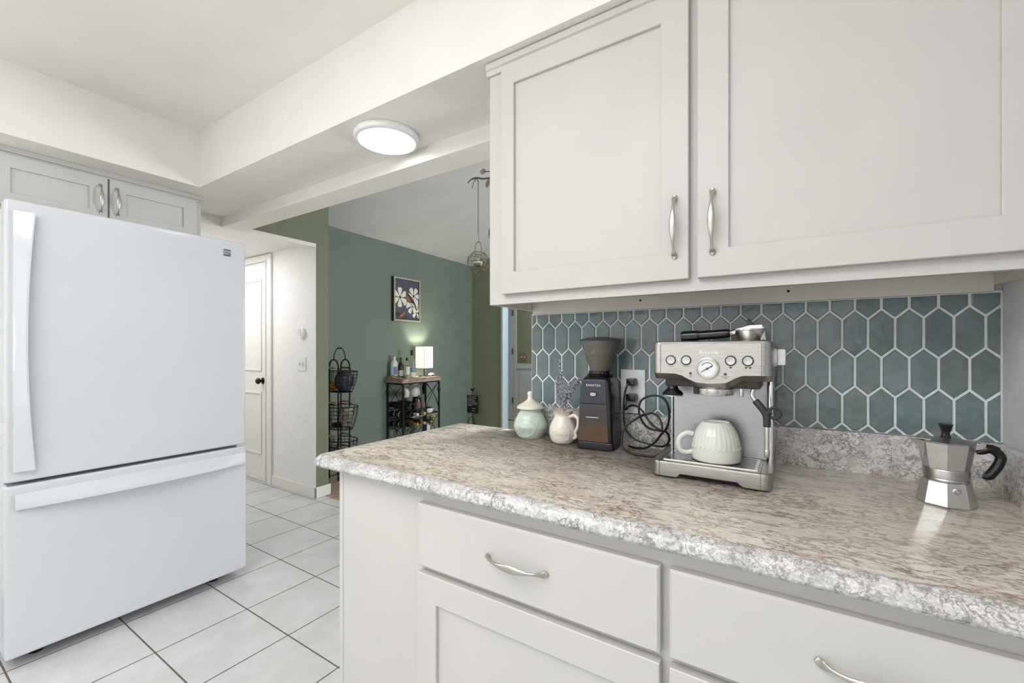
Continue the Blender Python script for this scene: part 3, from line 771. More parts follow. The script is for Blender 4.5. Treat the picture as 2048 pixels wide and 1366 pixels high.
k = b.build('coffee_beans', M['beans'], t, smooth=60); k['kind'] = 'stuff'
b = MB(); b.lathe([(.0640, .3345), (.0652, .3365), (.063, .3385), (.05, .3425), (.03, .346), (.0, .3475)], segs=48); b.build('lid', M['hop_lid'], t, smooth=60)

grinder = t
# outlet and cords
t = thing('power_outlet', 'white wall outlet plate behind the coffee grinder', 'outlet', (-.429, 1.384, 1.087)); o = t.location
b = MB(o); b.box(-.4685, -.3895, 1.379, 1.3838, 1.0165, 1.157, .002); b.build('cover_plate', M['plate_w'], t)
for z in (1.117, 1.068):
    b = MB(o); b.loft([[(x - .429, 1.3795 + dy, zz + z) for (x, zz, _) in rrect(.017, .0145, .010, 0)] for dy in (0, -.0022)])
    b.build('receptacle', M['paper'], t)
ca = [(-0.423, 1.355, 1.119), (-0.432, 1.343, 1.113), (-0.441, 1.34, 1.088), (-0.444, 1.335, 1.046), (-0.442, 1.33, 1.006), (-0.434, 1.33, 0.97), (-0.408, 1.33, 0.945), (-0.372, 1.33, 0.936), (-0.337, 1.33, 0.931), (-0.314, 1.32, 0.938), (-0.300, 1.31, 0.957), (-0.303, 1.3, 0.979), (-0.315, 1.29, 0.986), (-0.347, 1.285, 0.989), (-0.369, 1.28, 1.008), (-0.38, 1.28, 1.039), (-0.375, 1.28, 1.068), (-0.354, 1.28, 1.084), (-0.329, 1.28, 1.088), (-0.306, 1.28, 1.079), (-0.296, 1.285, 1.054), (-0.296, 1.29, 1.024), (-0.304, 1.297, 0.995), (-0.321, 1.304, 0.973), (-0.343, 1.312, 0.945), (-0.369, 1.32, 0.925), (-0.404, 1.33, 0.9178), (-0.43, 1.345, .9178)]
cb = [(-0.425, 1.355, 1.070), (-0.434, 1.34, 1.062), (-0.436, 1.325, 1.034), (-0.421, 1.32, 1.047), (-0.398, 1.31, 1.05), (-0.375, 1.3, 1.037), (-0.353, 1.292, 1.01), (-0.33, 1.28, 0.995), (-0.312, 1.274, 0.992), (-0.318, 1.279, 1.018), (-0.338, 1.288, 1.034), (-0.364, 1.294, 1.029), (-0.395, 1.294, 1.012), (-0.423, 1.286, 0.986), (-0.431, 1.276, 0.956), (-0.423, 1.266, 0.928), (-0.389, 1.252, 0.918), (-0.354, 1.248, 0.918), (-0.326, 1.25, 0.920), (-0.306, 1.262, 0.932), (-0.294, 1.285, 0.95)]
# espresso machine
t = thing('espresso_machine', 'brushed steel espresso machine with a round pressure gauge', 'espresso machine', (-.16, 1.2, ZT_)); o = t.location
xs_u = [(-.267, 1.164), (-.235, 1.164), (-.22, 1.160), (-.205, 1.152), (-.188, 1.1445), (-.160, 1.1425), (-.125, 1.1455), (-.112, 1.153), (-.102, 1.159), (-.090, 1.163), (-.055, 1.164)]
xs_l = [(-.267, 1.150), (-.235, 1.1495), (-.222, 1.147), (-.205, 1.139), (-.188, 1.133), (-.160, 1.1295), (-.125, 1.1315), (-.112, 1.138), (-.102, 1.145), (-.090, 1.1495), (-.055, 1.150)]
def cv(tab, x):
    x = min(max(x, tab[0][0]), tab[-1][0])
    for (a, za), (c, zc) in zip(tab, tab[1:]):
        if a <= x <= c:
            s = (x - a) / (c - a); return za + (zc - za) * s
    return tab[-1][1]
def ends(x, xl, xr, r):
    d = max(xl + r - x, x - (xr - r), 0); return r - math.sqrt(max(0, r * r - d * d))
b = MB(o); rings = []
XS = [-.287, -.2865, -.285, -.282, -.278, -.272] + [-.267 + .212 * i / 40 for i in range(41)] + [-.050, -.044, -.040, -.037, -.0355, -.035]
for x in XS:
    e = ends(x, -.287, -.035, .018); f = 1.08 + e; k = min(1, e / .018)
    zu, zl = cv(xs_u, x), cv(xs_l, x)
    rings.append([(x, 1.325, 1.24 - .004 * k), (x, f + .012, 1.2415 - .004 * k), (x, f + .003, 1.239 - .004 * k), (x, f, 1.234 - .004 * k), (x, f, zu), (x, f + .0015, zu - .0015), (x, f + .016, zl), (x, f + .019, zl + .001), (x, 1.21, zl + .006), (x, 1.325, 1.15)])
b.loft(rings); b.build('head', M['steel'], t, smooth=30)
for x in (-.2675, -.0548):
    b = MB(o); b.box(x - .0004, x + .0004, 1.0795, 1.081, 1.163, 1.234); b.build('panel_seam', M['dark_under'], t, smooth=0)
b = MB(o); b.box(-.2655, -.0475, 1.2, 1.325, .953, 1.152, .006, 3); b.build('back_plate', M['steel_v'], t)
b = MB(o); b.box(-.0472, -.037, 1.2015, 1.325, .953, 1.15, .003); b.build('side_cover', M['chrome'], t)
b = MB(o); b.box(-.27, -.2657, 1.201, 1.325, .953, 1.15, .0015); b.build('side_cover', M['chrome'], t)
b = MB(o); b.box(-.262, -.058, 1.10, 1.21, 1.1325, 1.155, .003); b.build('brew_underside', M['dark_under'], t)
# drip tray base
b = MB(o); rings = []
XT = [-.285, -.2845, -.283, -.28, -.276, -.272, -.268] + [-.23, -.2295, -.221, -.2205, -.16, -.1015, -.101, -.09, -.0895] + [-.057, -.050, -.045, -.041, -.0375, -.0355, -.0345]
for x in XT:
    e = ends(x, -.285, -.0345, .016); f = 1.07 + e
    zb_ = .9195 + (.009 if -.2205 <= x <= -.1015 else .009 * max(0, min(1, (x + .2295) / .0085)) if x < -.2 else .009 * max(0, min(1, (-.09 - x) / .0115)) if x > -.11 and x < -.0899 else 0)
    rings.append([(x, 1.33, .955), (x, f + .006, .955), (x, f + .0015, .953), (x, f, .949), (x, f, zb_), (x, f + .02, zb_), (x, 1.33, .9205)])
b.loft(rings); b.build('drip_tray', M['steel'], t, smooth=30)
for x in (-.2685, -.0565):
    b = MB(o); b.box(x - .0004, x + .0004, 1.0692, 1.2, .9205, .9555); b.build('tray_seam', M['dark_under'], t, smooth=0)
b = MB(o); b.box(-.262, -.062, 1.083, 1.197, .9545, .9575, .001); g_ = b.build('drip_grate', M['chrome'], t)
b = MB(o)
for i in range(9):
    for (x0, x1) in ((-.255, -.169), (-.155, -.069)): b.box(x0, x1, 1.091 + i * .0115, 1.0945 + i * .0115, .9568, .9578)
b.build('slots', M['dark_under'], g_, smooth=0)
for x in (-.27, -.05):
    for y in (1.095, 1.3):
        b = MB(o); b.lathe([(0, ZT_ + .0003), (.011, ZT_ + .0003), (.012, .9225), (0, .9225)], (x, y, 0), 16); b.build('foot', M['black'], t)
b = MB(o); b.box(-.25, -.07, 1.10, 1.3, .916, .93); b.build('tray_underside', M['dark_under'], t, smooth=0)
# front controls
YF = 1.08
def disc(prof, x, z, mat, name, parent=t, segs=32):
    b = MB(o); b.lathe([(r, YF - h) for (r, h) in prof], (x, 0, z), segs, 'y'); return b.build(name, mat, parent)
for x in (-.2435, -.2090, -.1150, -.0810):
    bt = disc([(0, 0), (.0122, 0), (.0122, .0012), (.0112, .0026), (.0100, .0026), (.0098, .001), (0, .001)], x, 1.196, M['chrome'], 'button')
    disc([(.0112, .0026), (.0108, .0029), (.0098, .0029), (.0094, .0012), (.0100, .0009), (.0112, .001)], x, 1.196, M['ink'], 'button_ring', bt)
    g = None
    b = MB(o); b.lathe([(0, YF - .0028), (.004, YF - .003), (.0088, YF - .0034), (.0092, YF - .003), (.0092, YF - .0005), (0, YF - .0005)], (x, 0, 1.196), 32, 'y'); b.build('button_cap', M['button'], bt)
gz, gx = 1.1775, -.1625
ga = disc([(0, 0), (.0255, 0), (.0255, .002), (.0245, .0055), (.0225, .006), (.0208, .0035), (0, .0035)], gx, gz, M['chrome'], 'pressure_gauge', segs=48)
disc([(0, .0030), (.0209, .0030), (.0209, .0038), (0, .0038)], gx, gz, M['dial'], 'dial', ga, 48)
b = MB(o)
for i in range(14):
    a0, a1 = R(150 - i * 8.5), R(150 - i * 8.5 - 7)
    q = [(.0125, a0), (.0145, a0), (.0145, a1), (.0125, a1)]
    b.poly([(gx + r * math.cos(a), YF - .0039, gz + r * math.sin(a)) for r, a in q])
b.ring((gx, YF - .0037, gz), .0185, .00035, 'y', 48, 4); b.build('scale', M['ink'], ga, smooth=0, recalc=False)
b = MB(o)
d = Vector((math.cos(R(31)), 0, math.sin(R(31)))); c = Vector((gx, YF - .0046, gz)); w = Vector((-d.z, 0, d.x))
b.loft([[c + d * s + w * k + Vector((0, e, 0)) for (k, e) in ((wd, .0003), (wd, -.0003), (-wd, -.0003), (-wd, .0003))] for (s, wd) in ((-.0165, .0004), (-.004, .0009), (.006, .0009), (.0105, .0017), (.0125, .0003))])
b.lathe([(0, YF - .006), (.0022, YF - .006), (.0024, YF - .004), (0, YF - .004)], (gx, 0, gz), 16, 'y'); b.build('needle', M['ink'], ga, smooth=0)
for x, s in ((-.1995, 'CLEAN\nME'), (-.1255, 'HOT WATER\nSTEAM')):
    l = disc([(0, 0), (.0036, 0), (.0036, .0008), (.0028, .0014), (.0022, .0008), (0, .0008)], x, 1.1655, M['chrome'], 'indicator_light', segs=20)
    disc([(0, .0008), (.0021, .0008), (.0019, .0014), (0, .0016)], x, 1.1655, M['ink'], 'lens', l, 16)
b = MB(o); F_ = lambda cx, cz: (lambda p: (cx + p[0], YF - .0001 - p[2], cz + p[1]))
b.mesh(text_data('POWER', .0036, .00015), F_(-.2435, 1.1815)); b.mesh(text_data('PROGRAM', .0036, .00015), F_(-.209, 1.1815))
b.mesh(text_data('CLEAN\nME', .003, .00015), F_(-.1995, 1.1575)); b.mesh(text_data('HOT WATER\nSTEAM', .0029, .00015), F_(-.1255, 1.1575))
for xc in (-.115, -.0845, -.0768):
    b.poly([(xc + x, YF - .0003, 1.1805 + z) for x, z in ((-.0028, .0018), (-.0018, -.0016), (.0012, -.0016), (.0022, .0018), (.0036, .0016), (.0036, .0006), (.0020, .0002), (.002, .0018))][::-1])
b.build('control_lettering', M['ink'], t, smooth=0, recalc=False)
b = MB(o); b.mesh(text_data('Breville', .0118, .0003, 1.12, 0, 4, .00015), F_(gx + .0015, 1.2145)); k = b.build('brand_lettering', M['white_ink'], t, smooth=0)
# group head, spouts, steam wand, side dial
b = MB(o); b.lathe([(0, 1.112), (.030, 1.112), (.0415, 1.114), (.0425, 1.118), (.0425, 1.129), (.0405, 1.131), (.0405, 1.145), (0, 1.145)], (-.156, 1.136, 0), 48); b.build('group_head', M['chrome'], t, smooth=40)
b = MB(o); b.box(-.198, -.186, 1.105, 1.13, 1.115, 1.14, .002); b.build('group_latch', M['dark_under'], t)
b = MB(o); b.lathe([(0, 1.113), (.0042, 1.113), (.0048, 1.116), (.0048, 1.146), (0, 1.146)], (-.0965, 1.115, 0), 20); b.build('water_spout', M['chrome'], t, smooth=40)
b = MB(o); wp = spline([(-.070, 1.112, 1.150), (-.0705, 1.11, 1.138), (-.0745, 1.106, 1.121), (-.068, 1.103, 1.107), (-.056, 1.10, 1.093), (-.0465, 1.098, 1.076), (-.0455, 1.096, 1.05), (-.0455, 1.095, 1.01), (-.0455, 1.094, .988)], 6)
b.tube(wp, .0046, 12); b.lathe([(0, 1.134), (.009, 1.134), (.010, 1.139), (.007, 1.146), (0, 1.15)], (-.0705, 1.111, 0), 20); b.lathe([(0, .985), (.0042, .986), (.0058, .990), (.0058, 1.0), (.0046, 1.003), (0, 1.003)], (-.0455, 1.094, 0), 16); w_ = b.build('steam_wand', M['chrome'], t, smooth=50)
b = MB(o); gp = spline([(-.0685, 1.103, 1.1075), (-.058, 1.1, 1.095), (-.048, 1.098, 1.080), (-.0455, 1.0965, 1.066), (-.0455, 1.096, 1.052)], 5); b.tube(gp, [.0065] + [.0075] * (len(gp) - 2) + [.0068], 14)
b.tube([(-.0495, 1.098, 1.079), (-.042, 1.098, 1.0835), (-.036, 1.098, 1.084)], [.0078, .0068, .005], 12); b.ring((-.0315, 1.098, 1.083), .0115, .0033, 'y', 32, 10); k = b.build('grip', M['grip'], w_, smooth=60); k['label'] = 'dark grey rubber grip with a finger ring'
b = MB(o); b.lathe([(0, -.036), (.021, -.036), (.021, -.030), (.018, -.027), (.0, -.027)], (0, 1.13, 1.203), 32, 'x'); b.box(-.027, -.011, 1.118, 1.142, 1.186, 1.222, .003); k = b.build('steam_dial', M['white_plastic'], t, smooth=40); k['label'] = 'pale grey steam dial on the side'

# power cords belong to the two appliances
for (pts, zz, lab, sx, ow) in ((ca, 1.119, 'black power cord from the upper outlet socket, with the tall loop', .012, grinder), (cb, 1.070, 'black power cord from the lower outlet socket', .0135, t)):
    inv = (Matrix.Translation(ow.location) @ Matrix.Rotation(ow.rotation_euler.z, 4, 'Z')).inverted()
    P = spline(pts, 7); b = MB((0, 0, 0), lambda p: inv @ p); b.tube(P, .0032, 8); cd = b.build('power_cord', M['black'], ow, smooth=60); cd['label'] = lab
    b = MB((0, 0, 0), lambda p: inv @ p); b.box(-.429 - sx, -.429 + sx * 1.3, 1.347, 1.3772, zz - .0115, zz + .0115, .004); b.build('plug', M['black_gloss'], cd)

# tamper docked under the head
t = thing('tamper', 'black coffee tamper docked under the left of the espresso machine head', 'tamper', (-.247, 1.115, 1.107)); o = t.location
b = MB(); b.lathe([(0, .003), (.0235, .003), (.0245, .006), (.022, .010), (.014, .017), (.0115, .024), (.012, .036), (.0135, .044), (0, .044)], segs=32); b.build('handle', M['black_gloss'], t, smooth=50)
b = MB(); b.lathe([(0, 0), (.0225, 0), (.0238, .0006), (.0238, .0028), (0, .0028)], segs=32); b.build('tamper_base', M['chrome'], t, smooth=40)

# portafilter on the machine top
t = thing('portafilter', 'portafilter with a black handle lying on top of the espresso machine', 'portafilter', (-.088, 1.185, 1.2415)); o = t.location
b = MB(o); b.lathe([(0, 1.2422), (.022, 1.2424), (.0275, 1.248), (.0325, 1.262), (.0335, 1.266), (.036, 1.267), (.036, 1.2705), (.032, 1.2705), (.030, 1.262), (.0, 1.255)], (-.086, 1.187, 0), 40)
b.hexa([(-.062, 1.175, 1.243), (-.050, 1.178, 1.243), (-.050, 1.198, 1.243), (-.062, 1.198, 1.243), (-.062, 1.175, 1.275), (-.054, 1.178, 1.276), (-.054, 1.198, 1.276), (-.062, 1.198, 1.276)], .002)
b.prism([(-.118, 1.266), (-.112, 1.2725), (-.085, 1.279), (-.058, 1.281), (-.056, 1.270), (-.09, 1.266)], 'y', 1.176, 1.2, .002)
b.tube([(-.127, 1.187, 1.2615), (-.118, 1.187, 1.262), (-.11, 1.187, 1.263)], [.0085, .0062, .0085], 16)
b.build('basket', M['chrome'], t, smooth=40)
b = MB(o); b.prism([(-.0895, 1.28), (-.0915, 1.294), (-.088, 1.297), (-.084, 1.294), (-.076, 1.281)], 'y', 1.182, 1.194, .0025); b.build('spout', M['black_gloss'], t, smooth=40)
b = MB(o); hp = [(-.128, 1.187, 1.2615), (-.132, 1.187, 1.2612), (-.15, 1.187, 1.2598), (-.195, 1.187, 1.2572), (-.2, 1.187, 1.257), (-.203, 1.187, 1.2568), (-.236, 1.187, 1.2552), (-.241, 1.187, 1.255)]
b.tube(hp, [.009, .0108, .0112, .0118, .012, .0136, .0138, .012], 20); k = b.build('handle', M['black_gloss'], t, smooth=40); k['label'] = 'thick black plastic handle'

# upside-down mug on the drip tray
t = thing('coffee_mug', 'pale sage fluted cup turned upside down on the drip tray', 'cup', (-.1525, 1.137, .958), R(0))
mp_ = smooth_prof([(.0505, 0), (.0535, .004), (.0535, .022), (.0522, .040), (.0475, .060), (.040, .076), (.033, .0855)], 6) + [(.031, .0885), (.029, .0905), (.0275, .0895), (.0265, .087), (0, .0865)]
def flute(a, h):
    if h < .034 or h > .087: return 1
    k = min(1, (h - .034) / .006); return 1 + .016 * k * (abs(math.cos(15 * a)) - .5)
b = MB(); b.lathe([(.0475, .03), (.0485, .001)] + mp_, segs=180, rfun=flute); b.build('body', M['mug'], t, smooth=60)
b = MB()
for i in range(30):
    a = math.pi * (i + .5) / 15
    pts = []
    for k in range(7):
        th = math.pi * k / 6; aa = a + math.cos(th) * .085; z = .0355 - math.sin(th) * .0055; r = interp(mp_, z) + .0002
        pts.append((r * math.cos(aa), r * math.sin(aa), z))
    b.tube(pts, .0007, 5)
b.build('scallop_relief', M['mug'], t, smooth=60)
b = MB(); hp = spline([(-.0485, -.014, .058), (-.062, -.017, .060), (-.076, -.021, .050), (-.081, -.022, .034), (-.076, -.021, .017), (-.064, -.018, .012), (-.0505, -.014, .016)], 6)
b.tube(hp, .0052, 12, flat=1.25); b.build('handle', M['mug'], t, smooth=60)

# moka pot
t = thing('moka_pot', 'polished aluminium stovetop moka pot with a black handle near the counter corner', 'moka pot', (.259, 1.2, ZT_)); A0 = R(216)
def oct_(b, prof): b.lathe(prof, segs=8, a0=A0)
b = MB(); oct_(b, [(0, .0004), (.0435, .0004), (.0445, .0025), (.0362, .0455), (.0335, .048), (0, .048)]); b.build('boiler', M['alu'], t, smooth=12)
b = MB(); b.lathe([(0, .0475), (.0335, .0475), (.034, .0495), (.0325, .0515), (.0325, .053), (.0345, .054), (.0345, .0685), (.033, .0705), (0, .0705)], segs=48); b.build('collar', M['alu_d'], t, smooth=40)
b = MB(); oct_(b, [(0, .0705), (.0335, .0705), (.0345, .073), (.0425, .1215), (.043, .1225), (.041, .1225), (0, .118)]); u = b.build('upper_chamber', M['alu'], t, smooth=12)
sd = R(193.5)
b = MB(); dv = Vector((math.cos(sd), math.sin(sd), 0)); wv = Vector((-dv.y, dv.x, 0))
b.loft([[dv * .036 + wv * .014 + Vector((0, 0, z_)) for z_ in (.1235,)] + [dv * .036 - wv * .014 + Vector((0, 0, .1235)), dv * .036 + Vector((0, 0, .088))],
        [dv * .048 + wv * .007 + Vector((0, 0, .125)), dv * .048 - wv * .007 + Vector((0, 0, .125)), dv * .043 + Vector((0, 0, .108))],
        [dv * .059 + wv * .0015 + Vector((0, 0, .127)), dv * .059 - wv * .0015 + Vector((0, 0, .127)), dv * .0575 + Vector((0, 0, .1245))]]); b.build('spout', M['alu'], t, smooth=20)
b = MB(); oct_(b, [(0, .1228), (.0425, .1228), (.0428, .1245), (.034, .127), (.013, .1305), (0, .1305)])
b.loft([[dv * .03 + wv * .014 + Vector((0, 0, .126)), dv * .03 - wv * .014 + Vector((0, 0, .126)), dv * .03 - wv * .014 + Vector((0, 0, .1275)), dv * .03 + wv * .014 + Vector((0, 0, .1275))],
        [dv * .056 + wv * .002 + Vector((0, 0, .1275)), dv * .056 - wv * .002 + Vector((0, 0, .1275)), dv * .056 - wv * .002 + Vector((0, 0, .1285)), dv * .056 + wv * .002 + Vector((0, 0, .1285))]])
ld = b.build('lid', M['alu_d'], t, smooth=12)
b = MB(); b.lathe([(0, .129), (.0088, .129), (.0066, .136), (.0062, .140), (.0075, .146), (.0112, .1565), (.0106, .1585), (0, .159)], segs=10); b.build('lid_knob', M['black_gloss'], ld, smooth=20)
hd = R(2); hv = Vector((math.cos(hd), math.sin(hd), 0)); hw = Vector((-hv.y, hv.x, 0))
def hp_(r, z): return hv * r + Vector((0, 0, z))
b = MB()
b.loft([[hp_(.038, .110) - hw * .006, hp_(.038, .110) + hw * .006, hp_(.038, .124) + hw * .006, hp_(.038, .124) - hw * .006], [hp_(.048, .113) - hw * .006, hp_(.048, .113) + hw * .006, hp_(.048, .125) + hw * .006, hp_(.048, .125) - hw * .006], [hp_(.055, .114) - hw * .006, hp_(.055, .114) + hw * .006, hp_(.055, .1235) + hw * .006, hp_(.055, .1235) - hw * .006]])
b.tube([hp_(.0465, .122) - hw * .0085, hp_(.0465, .122) + hw * .0085], .003, 10); b.build('hinge', M['chrome'], t, smooth=30)
b = MB(); H = spline([hp_(.043, .1065), hp_(.050, .1085), hp_(.059, .1145), hp_(.068, .1125), hp_(.0765, .101), hp_(.0735, .086), hp_(.0655, .070), hp_(.0595, .0615), hp_(.0545, .0635)], 6)
n = len(H); b.tube(H, [.0038 + .0044 * min(1, i / 10) * (1 if i < n - 8 else 1 - .55 * (i - n + 8) / 8) for i in range(n)], 12, up=hw, flat=1.0); b.tube([hp_(.054, .1185), hp_(.063, .1175), hp_(.072, .113)], [.0045, .0065, .007], 10); b.build('handle', M['black_gloss'], t, smooth=60)
va = R(283.5); vv = Vector((math.cos(va), math.sin(va), 0))
b = MB(); c = vv * .0375 + Vector((0, 0, .033))
b.tube([c - vv * .004, c, c + vv * .0005], [.0062, .0062, .0055], 16); b.tube([c, c + vv * .0035], .0044, 6); b.tube([c + vv * .003, c + vv * .0065], .0024, 12); b.build('safety_valve', M['chrome'], t, smooth=30)

# ------------------------------------------------------------------ dining room
# framed picture
t = thing('framed_picture', 'gold-framed picture of white blossoms and birds on the sage green wall', 'picture', (-3.815, 3.594, 1.803)); o = t.location
y0, y1, z0, z1, xf = 3.388, 3.800, 1.552, 2.056, -3.772
b = MB(o)
for (a, c, e, f) in ((y0, y1, z1 - .018, z1), (y0, y1, z0, z0 + .018), (y0, y0 + .018, z0 + .018, z1 - .018), (y1 - .018, y1, z0 + .018, z1 - .018)):
    b.box(-3.8148, xf, a, c, e, f)
for f in b.bm.faces:
    f.normal_update(); f.material_index = 0 if f.normal.x > .5 else 1
b.build('frame', [M['frame_g'], M['frame_d']], t, smooth=0, recalc=False)
xc = xf - .012
b = MB(o); b.box(-3.81, xc, y0 + .017, y1 - .017, z0 + .017, z1 - .017); b.build('canvas', M['pic_bg'], t, smooth=0)
def PP(u, v, k=1): return (xc + .0006 * k, y0 + .018 + u * (y1 - y0 - .036), z0 + .018 + v * (z1 - z0 - .036))
def inpic(pts, k): return [PP(min(1, max(0, u)), min(1, max(0, v)), k) for u, v in pts]
b = MB(o); asp = (y1 - y0) / (z1 - z0)
def flower(cu, cv_, r, n, a0, k):
    for i in range(n):
        a = a0 + 2 * math.pi * i / n; pts = []
        for (s, w) in ((.1, .03), (.45, .2), (.8, .3), (1.0, .2), (.96, 0), (1.0, -.2), (.8, -.3), (.45, -.2), (.1, -.03)):
            u = cu + r * (s * math.cos(a) - w * math.sin(a)); v = cv_ + r * asp * (s * math.sin(a) + w * math.cos(a)); pts.append((u, v))
        b.poly(inpic(pts, k + i * .05))
flower(.21, .55, .30, 6, R(90), 1); flower(.78, .62, .27, 6, R(60), 1.5); flower(.72, .35, .24, 5, R(20), 2); flower(.95, .38, .2, 5, R(100), 2.5); flower(.5, .42, .15, 5, R(200), 3); flower(.9, .2, .2, 4, R(130), 3)
b.build('painted_blossom', M['petal'], t, smooth=0, recalc=False)
b = MB(o)
for pts in ([(.46, .66), (.55, .67), (.72, .56), (.84, .44), (.93, .26), (.88, .26), (.78, .42), (.62, .45), (.5, .46), (.47, .47), (.52, .52), (.46, .6)], [(.0, .17), (.1, .18), (.3, .13), (.25, .08), (.1, .09), (.02, .1)]):
    b.poly(inpic(pts, 5))
for (u, v) in ((.215, .55), (.78, .62)): b.poly(inpic([(u + .04 * math.cos(a), v + .04 * asp * math.sin(a)) for a in [i * .785 for i in range(8)]], 5))
b.mi = 1
for pts in ([(.43, .61), (.5, .63), (.6, .55), (.66, .48), (.58, .46), (.5, .5)], [(.18, .11), (.3, .14), (.4, .2), (.43, .24), (.41, .17), (.33, .08), (.22, .04)]): b.poly(inpic(pts, 6))
b.build('painted_bird', [M['bird_d'], M['bird_r']], t, smooth=0, recalc=False)

# rack against the wall
t = thing('wine_rack', 'black wrought iron bar rack with a weathered wood top against the green wall', 'rack', (-3.68, 3.61, 0)); o = t.location
bx0, bx1, by0, by1 = -3.80, -3.556, 3.322, 3.893
b = MB(o); b.box(-3.812, -3.545, 3.305, 3.912, .855, .903, .004); k = b.build('wood_top', M['barnwood'], t); k['label'] = 'weathered wooden top'
for x in (bx0, bx1):
    for y in (by0, by1):
        b = MB(o); b.box(x - .0085, x + .0085, y - .0085, y + .0085, 0, .855, .002); p = b.build('post', M['blackmetal'], t)
        b = MB(o); b.lathe([(.008, .715), (.017, .735), (.021, .752), (.017, .770), (.008, .79)], (x, y, 0), 12); b.build('finial', M['blackmetal'], p, smooth=60)
b = MB(o); b.box(bx1 - .006, bx1 + .006, 3.664, 3.676, .05, .855); b.build('centre_post', M['blackmetal'], t)
r = .0055
def rails(name, segs, rad):
    b = MB(o)
    for a_, c_ in segs: b.tube([a_, c_], rad, 6)
    b.build(name, M['blackmetal'], t)
rails('top_rail', [((x, by0, .848), (x, by1, .848)) for x in (bx0, bx1)] + [((bx0, y, .848), (bx1, y, .848)) for y in (by0, by1)], .007)
rails('shelf_rail', [((x, 3.67, .478), (x, by1, .478)) for x in (bx0, bx1)] + [((bx0, by1, .478), (bx1, by1, .478))], r)
for x in (bx0, bx1):
    for z in (.55, .44): rails('bottle_rail', [((x, by0, z), (x, 3.67, z))], .004)
rails('side_rail', [((bx0, by1, .12), (bx1, by1, .12))], r); rails('side_rail', [((bx0, by0, .12), (bx1, by0, .12))], r); rails('side_rail', [((bx0, by0, .625), (bx1, by0, .625))], r)
def arcs(b, P0, U, w, z1, z0):
    """crossing ogee wires in a panel: P0 base corner, U direction, width w"""
    for s in (0, 1):
        pts = []
        for i in range(15):
            q = i / 14; u = (1 - q) ** 1.6 if s == 0 else 1 - (1 - q) ** 1.6
            u = (math.cos(q * math.pi / 2)) if s == 0 else 1 - math.cos(q * math.pi / 2)
            pts.append((P0[0] + U[0] * w * u, P0[1] + U[1] * w * u, z0 + (z1 - z0) * q))
        b.tube(pts, .0035, 5)
for a_ in (((bx0, by0), (1, 0), .244, .84, .5), ((bx0, by1), (1, 0), .244, .84, .5), ((bx1, 3.676), (0, 1), .21, .845, .48), ((bx1, 3.676), (0, 1), .21, .47, .1)):
    b = MB(o); arcs(b, *a_); b.build('scroll_wire', M['blackmetal'], t)
for (x, y, ax) in [(bx1 - .09, by0, 'y')] + [(x, by0 + .058 + i * .112, 'x') for x in (bx0 + .02, bx1) for i in range(3)]:
    for z in ((.39, .28, .17, .06) if ax == 'y' else (.50, .39, .28, .17)):
        b = MB(o); b.ring((x, y, z), .052, .0035, ax, 24, 5); b.build('bottle_ring', M['blackmetal'], t)
b = MB(o); b.box(bx0, bx1, 3.45, by1, .462, .474, .002); k = b.build('wood_shelf', M['barnwood'], t)
b = MB(o)
for y in (3.40, 3.46, 3.54, 3.60): b.tube([(bx0 + .02, y, .83), (bx1 - .01, y, .83)], .003, 5)
b.build('glass_hanger', M['blackmetal'], t)

# bottles on the rack top
def bottle(name, label, loc, prof, body, cap=None, labels=(), group='bottles on the bar rack', cat='bottle', capz=None):
    t = thing(name, label, cat, loc, 0, group); p = smooth_prof(prof, 4)
    b = MB(); b.lathe([(0, 0)] + p + [(0, p[-1][1])], segs=24); b.build('glass_body', body, t, smooth=50)
    if cap:
        b = MB(); b.lathe([(0, capz[0]), (capz[2], capz[0]), (capz[2], capz[1]), (0, capz[1])], segs=16); b.build('cap', cap, t, smooth=40)
    for (z0, z1, r, a0, a1, m) in labels:
        b = MB(); n = 10
        b.loft([[(r * math.cos(a0 + (a1 - a0) * i / n), r * math.sin(a0 + (a1 - a0) * i / n), z) for i in range(n + 1)] for z in (z0, z1)], cap=False, closed=False)
        b.build('paper_label', m, t, smooth=50, recalc=False)
    return t
F0, F1 = R(-95), R(25)
sb = 'bottles on the rack top'
bottle('liquor_bottle', 'frosted white bottle with a blue print, first from the left on the rack top', (-3.752, 3.372, .9032), [(.040, 0), (.041, .01), (.041, .15), (.034, .185), (.016, .205), (.014, .24)], M['frost'], M['cork'], [(.04, .13, .0416, R(-55), R(0), M['blue_label'])], sb, capz=(.24, .254, .015))
bottle('liquor_bottle', 'brown bottle with a slanted pale label behind the frosted white bottle', (-3.765, 3.484, .9032), [(.034, 0), (.036, .01), (.036, .11), (.028, .15), (.014, .175), (.012, .21)], M['brown_glass'], M['bronze'], [(.02, .085, .0378, F0, F1, M['paper'])], sb, capz=(.21, .226, .013))
b_ = bottle('liquor_bottle', 'clear bottle holding a little yellow liquor, at the front edge of the rack top', (-3.60, 3.422, .9032), [(.036, 0), (.037, .008), (.037, .135), (.03, .165), (.015, .18), (.013, .20)], M['glass'], M['bronze'], [(.045, .15 - .015, .0376, R(-60), R(5), M['paper']), (.136, .146, .0378, R(-60), R(5), M['ink'])], sb, capz=(.198, .232, .0145))
b = MB(); b.lathe([(0, .002), (.0355, .002), (.0355, .036), (0, .036)], segs=24); b.build('liquor', M['yellow_liq'], b_, smooth=40)
bottle('liquor_bottle', 'tallest clear bottle with a dark cap and pale blue label beside the lamp', (-3.63, 3.525, .9032), [(.040, 0), (.041, .008), (.041, .17), (.032, .21), (.016, .235), (.014, .27)], M['glass'], M['bronze'], [(.07, .115, .0416, F0, F1, M['blue_label']), (.01, .065, .0416, F0, F1, M['paper'])], sb, capz=(.255, .315, .0165))
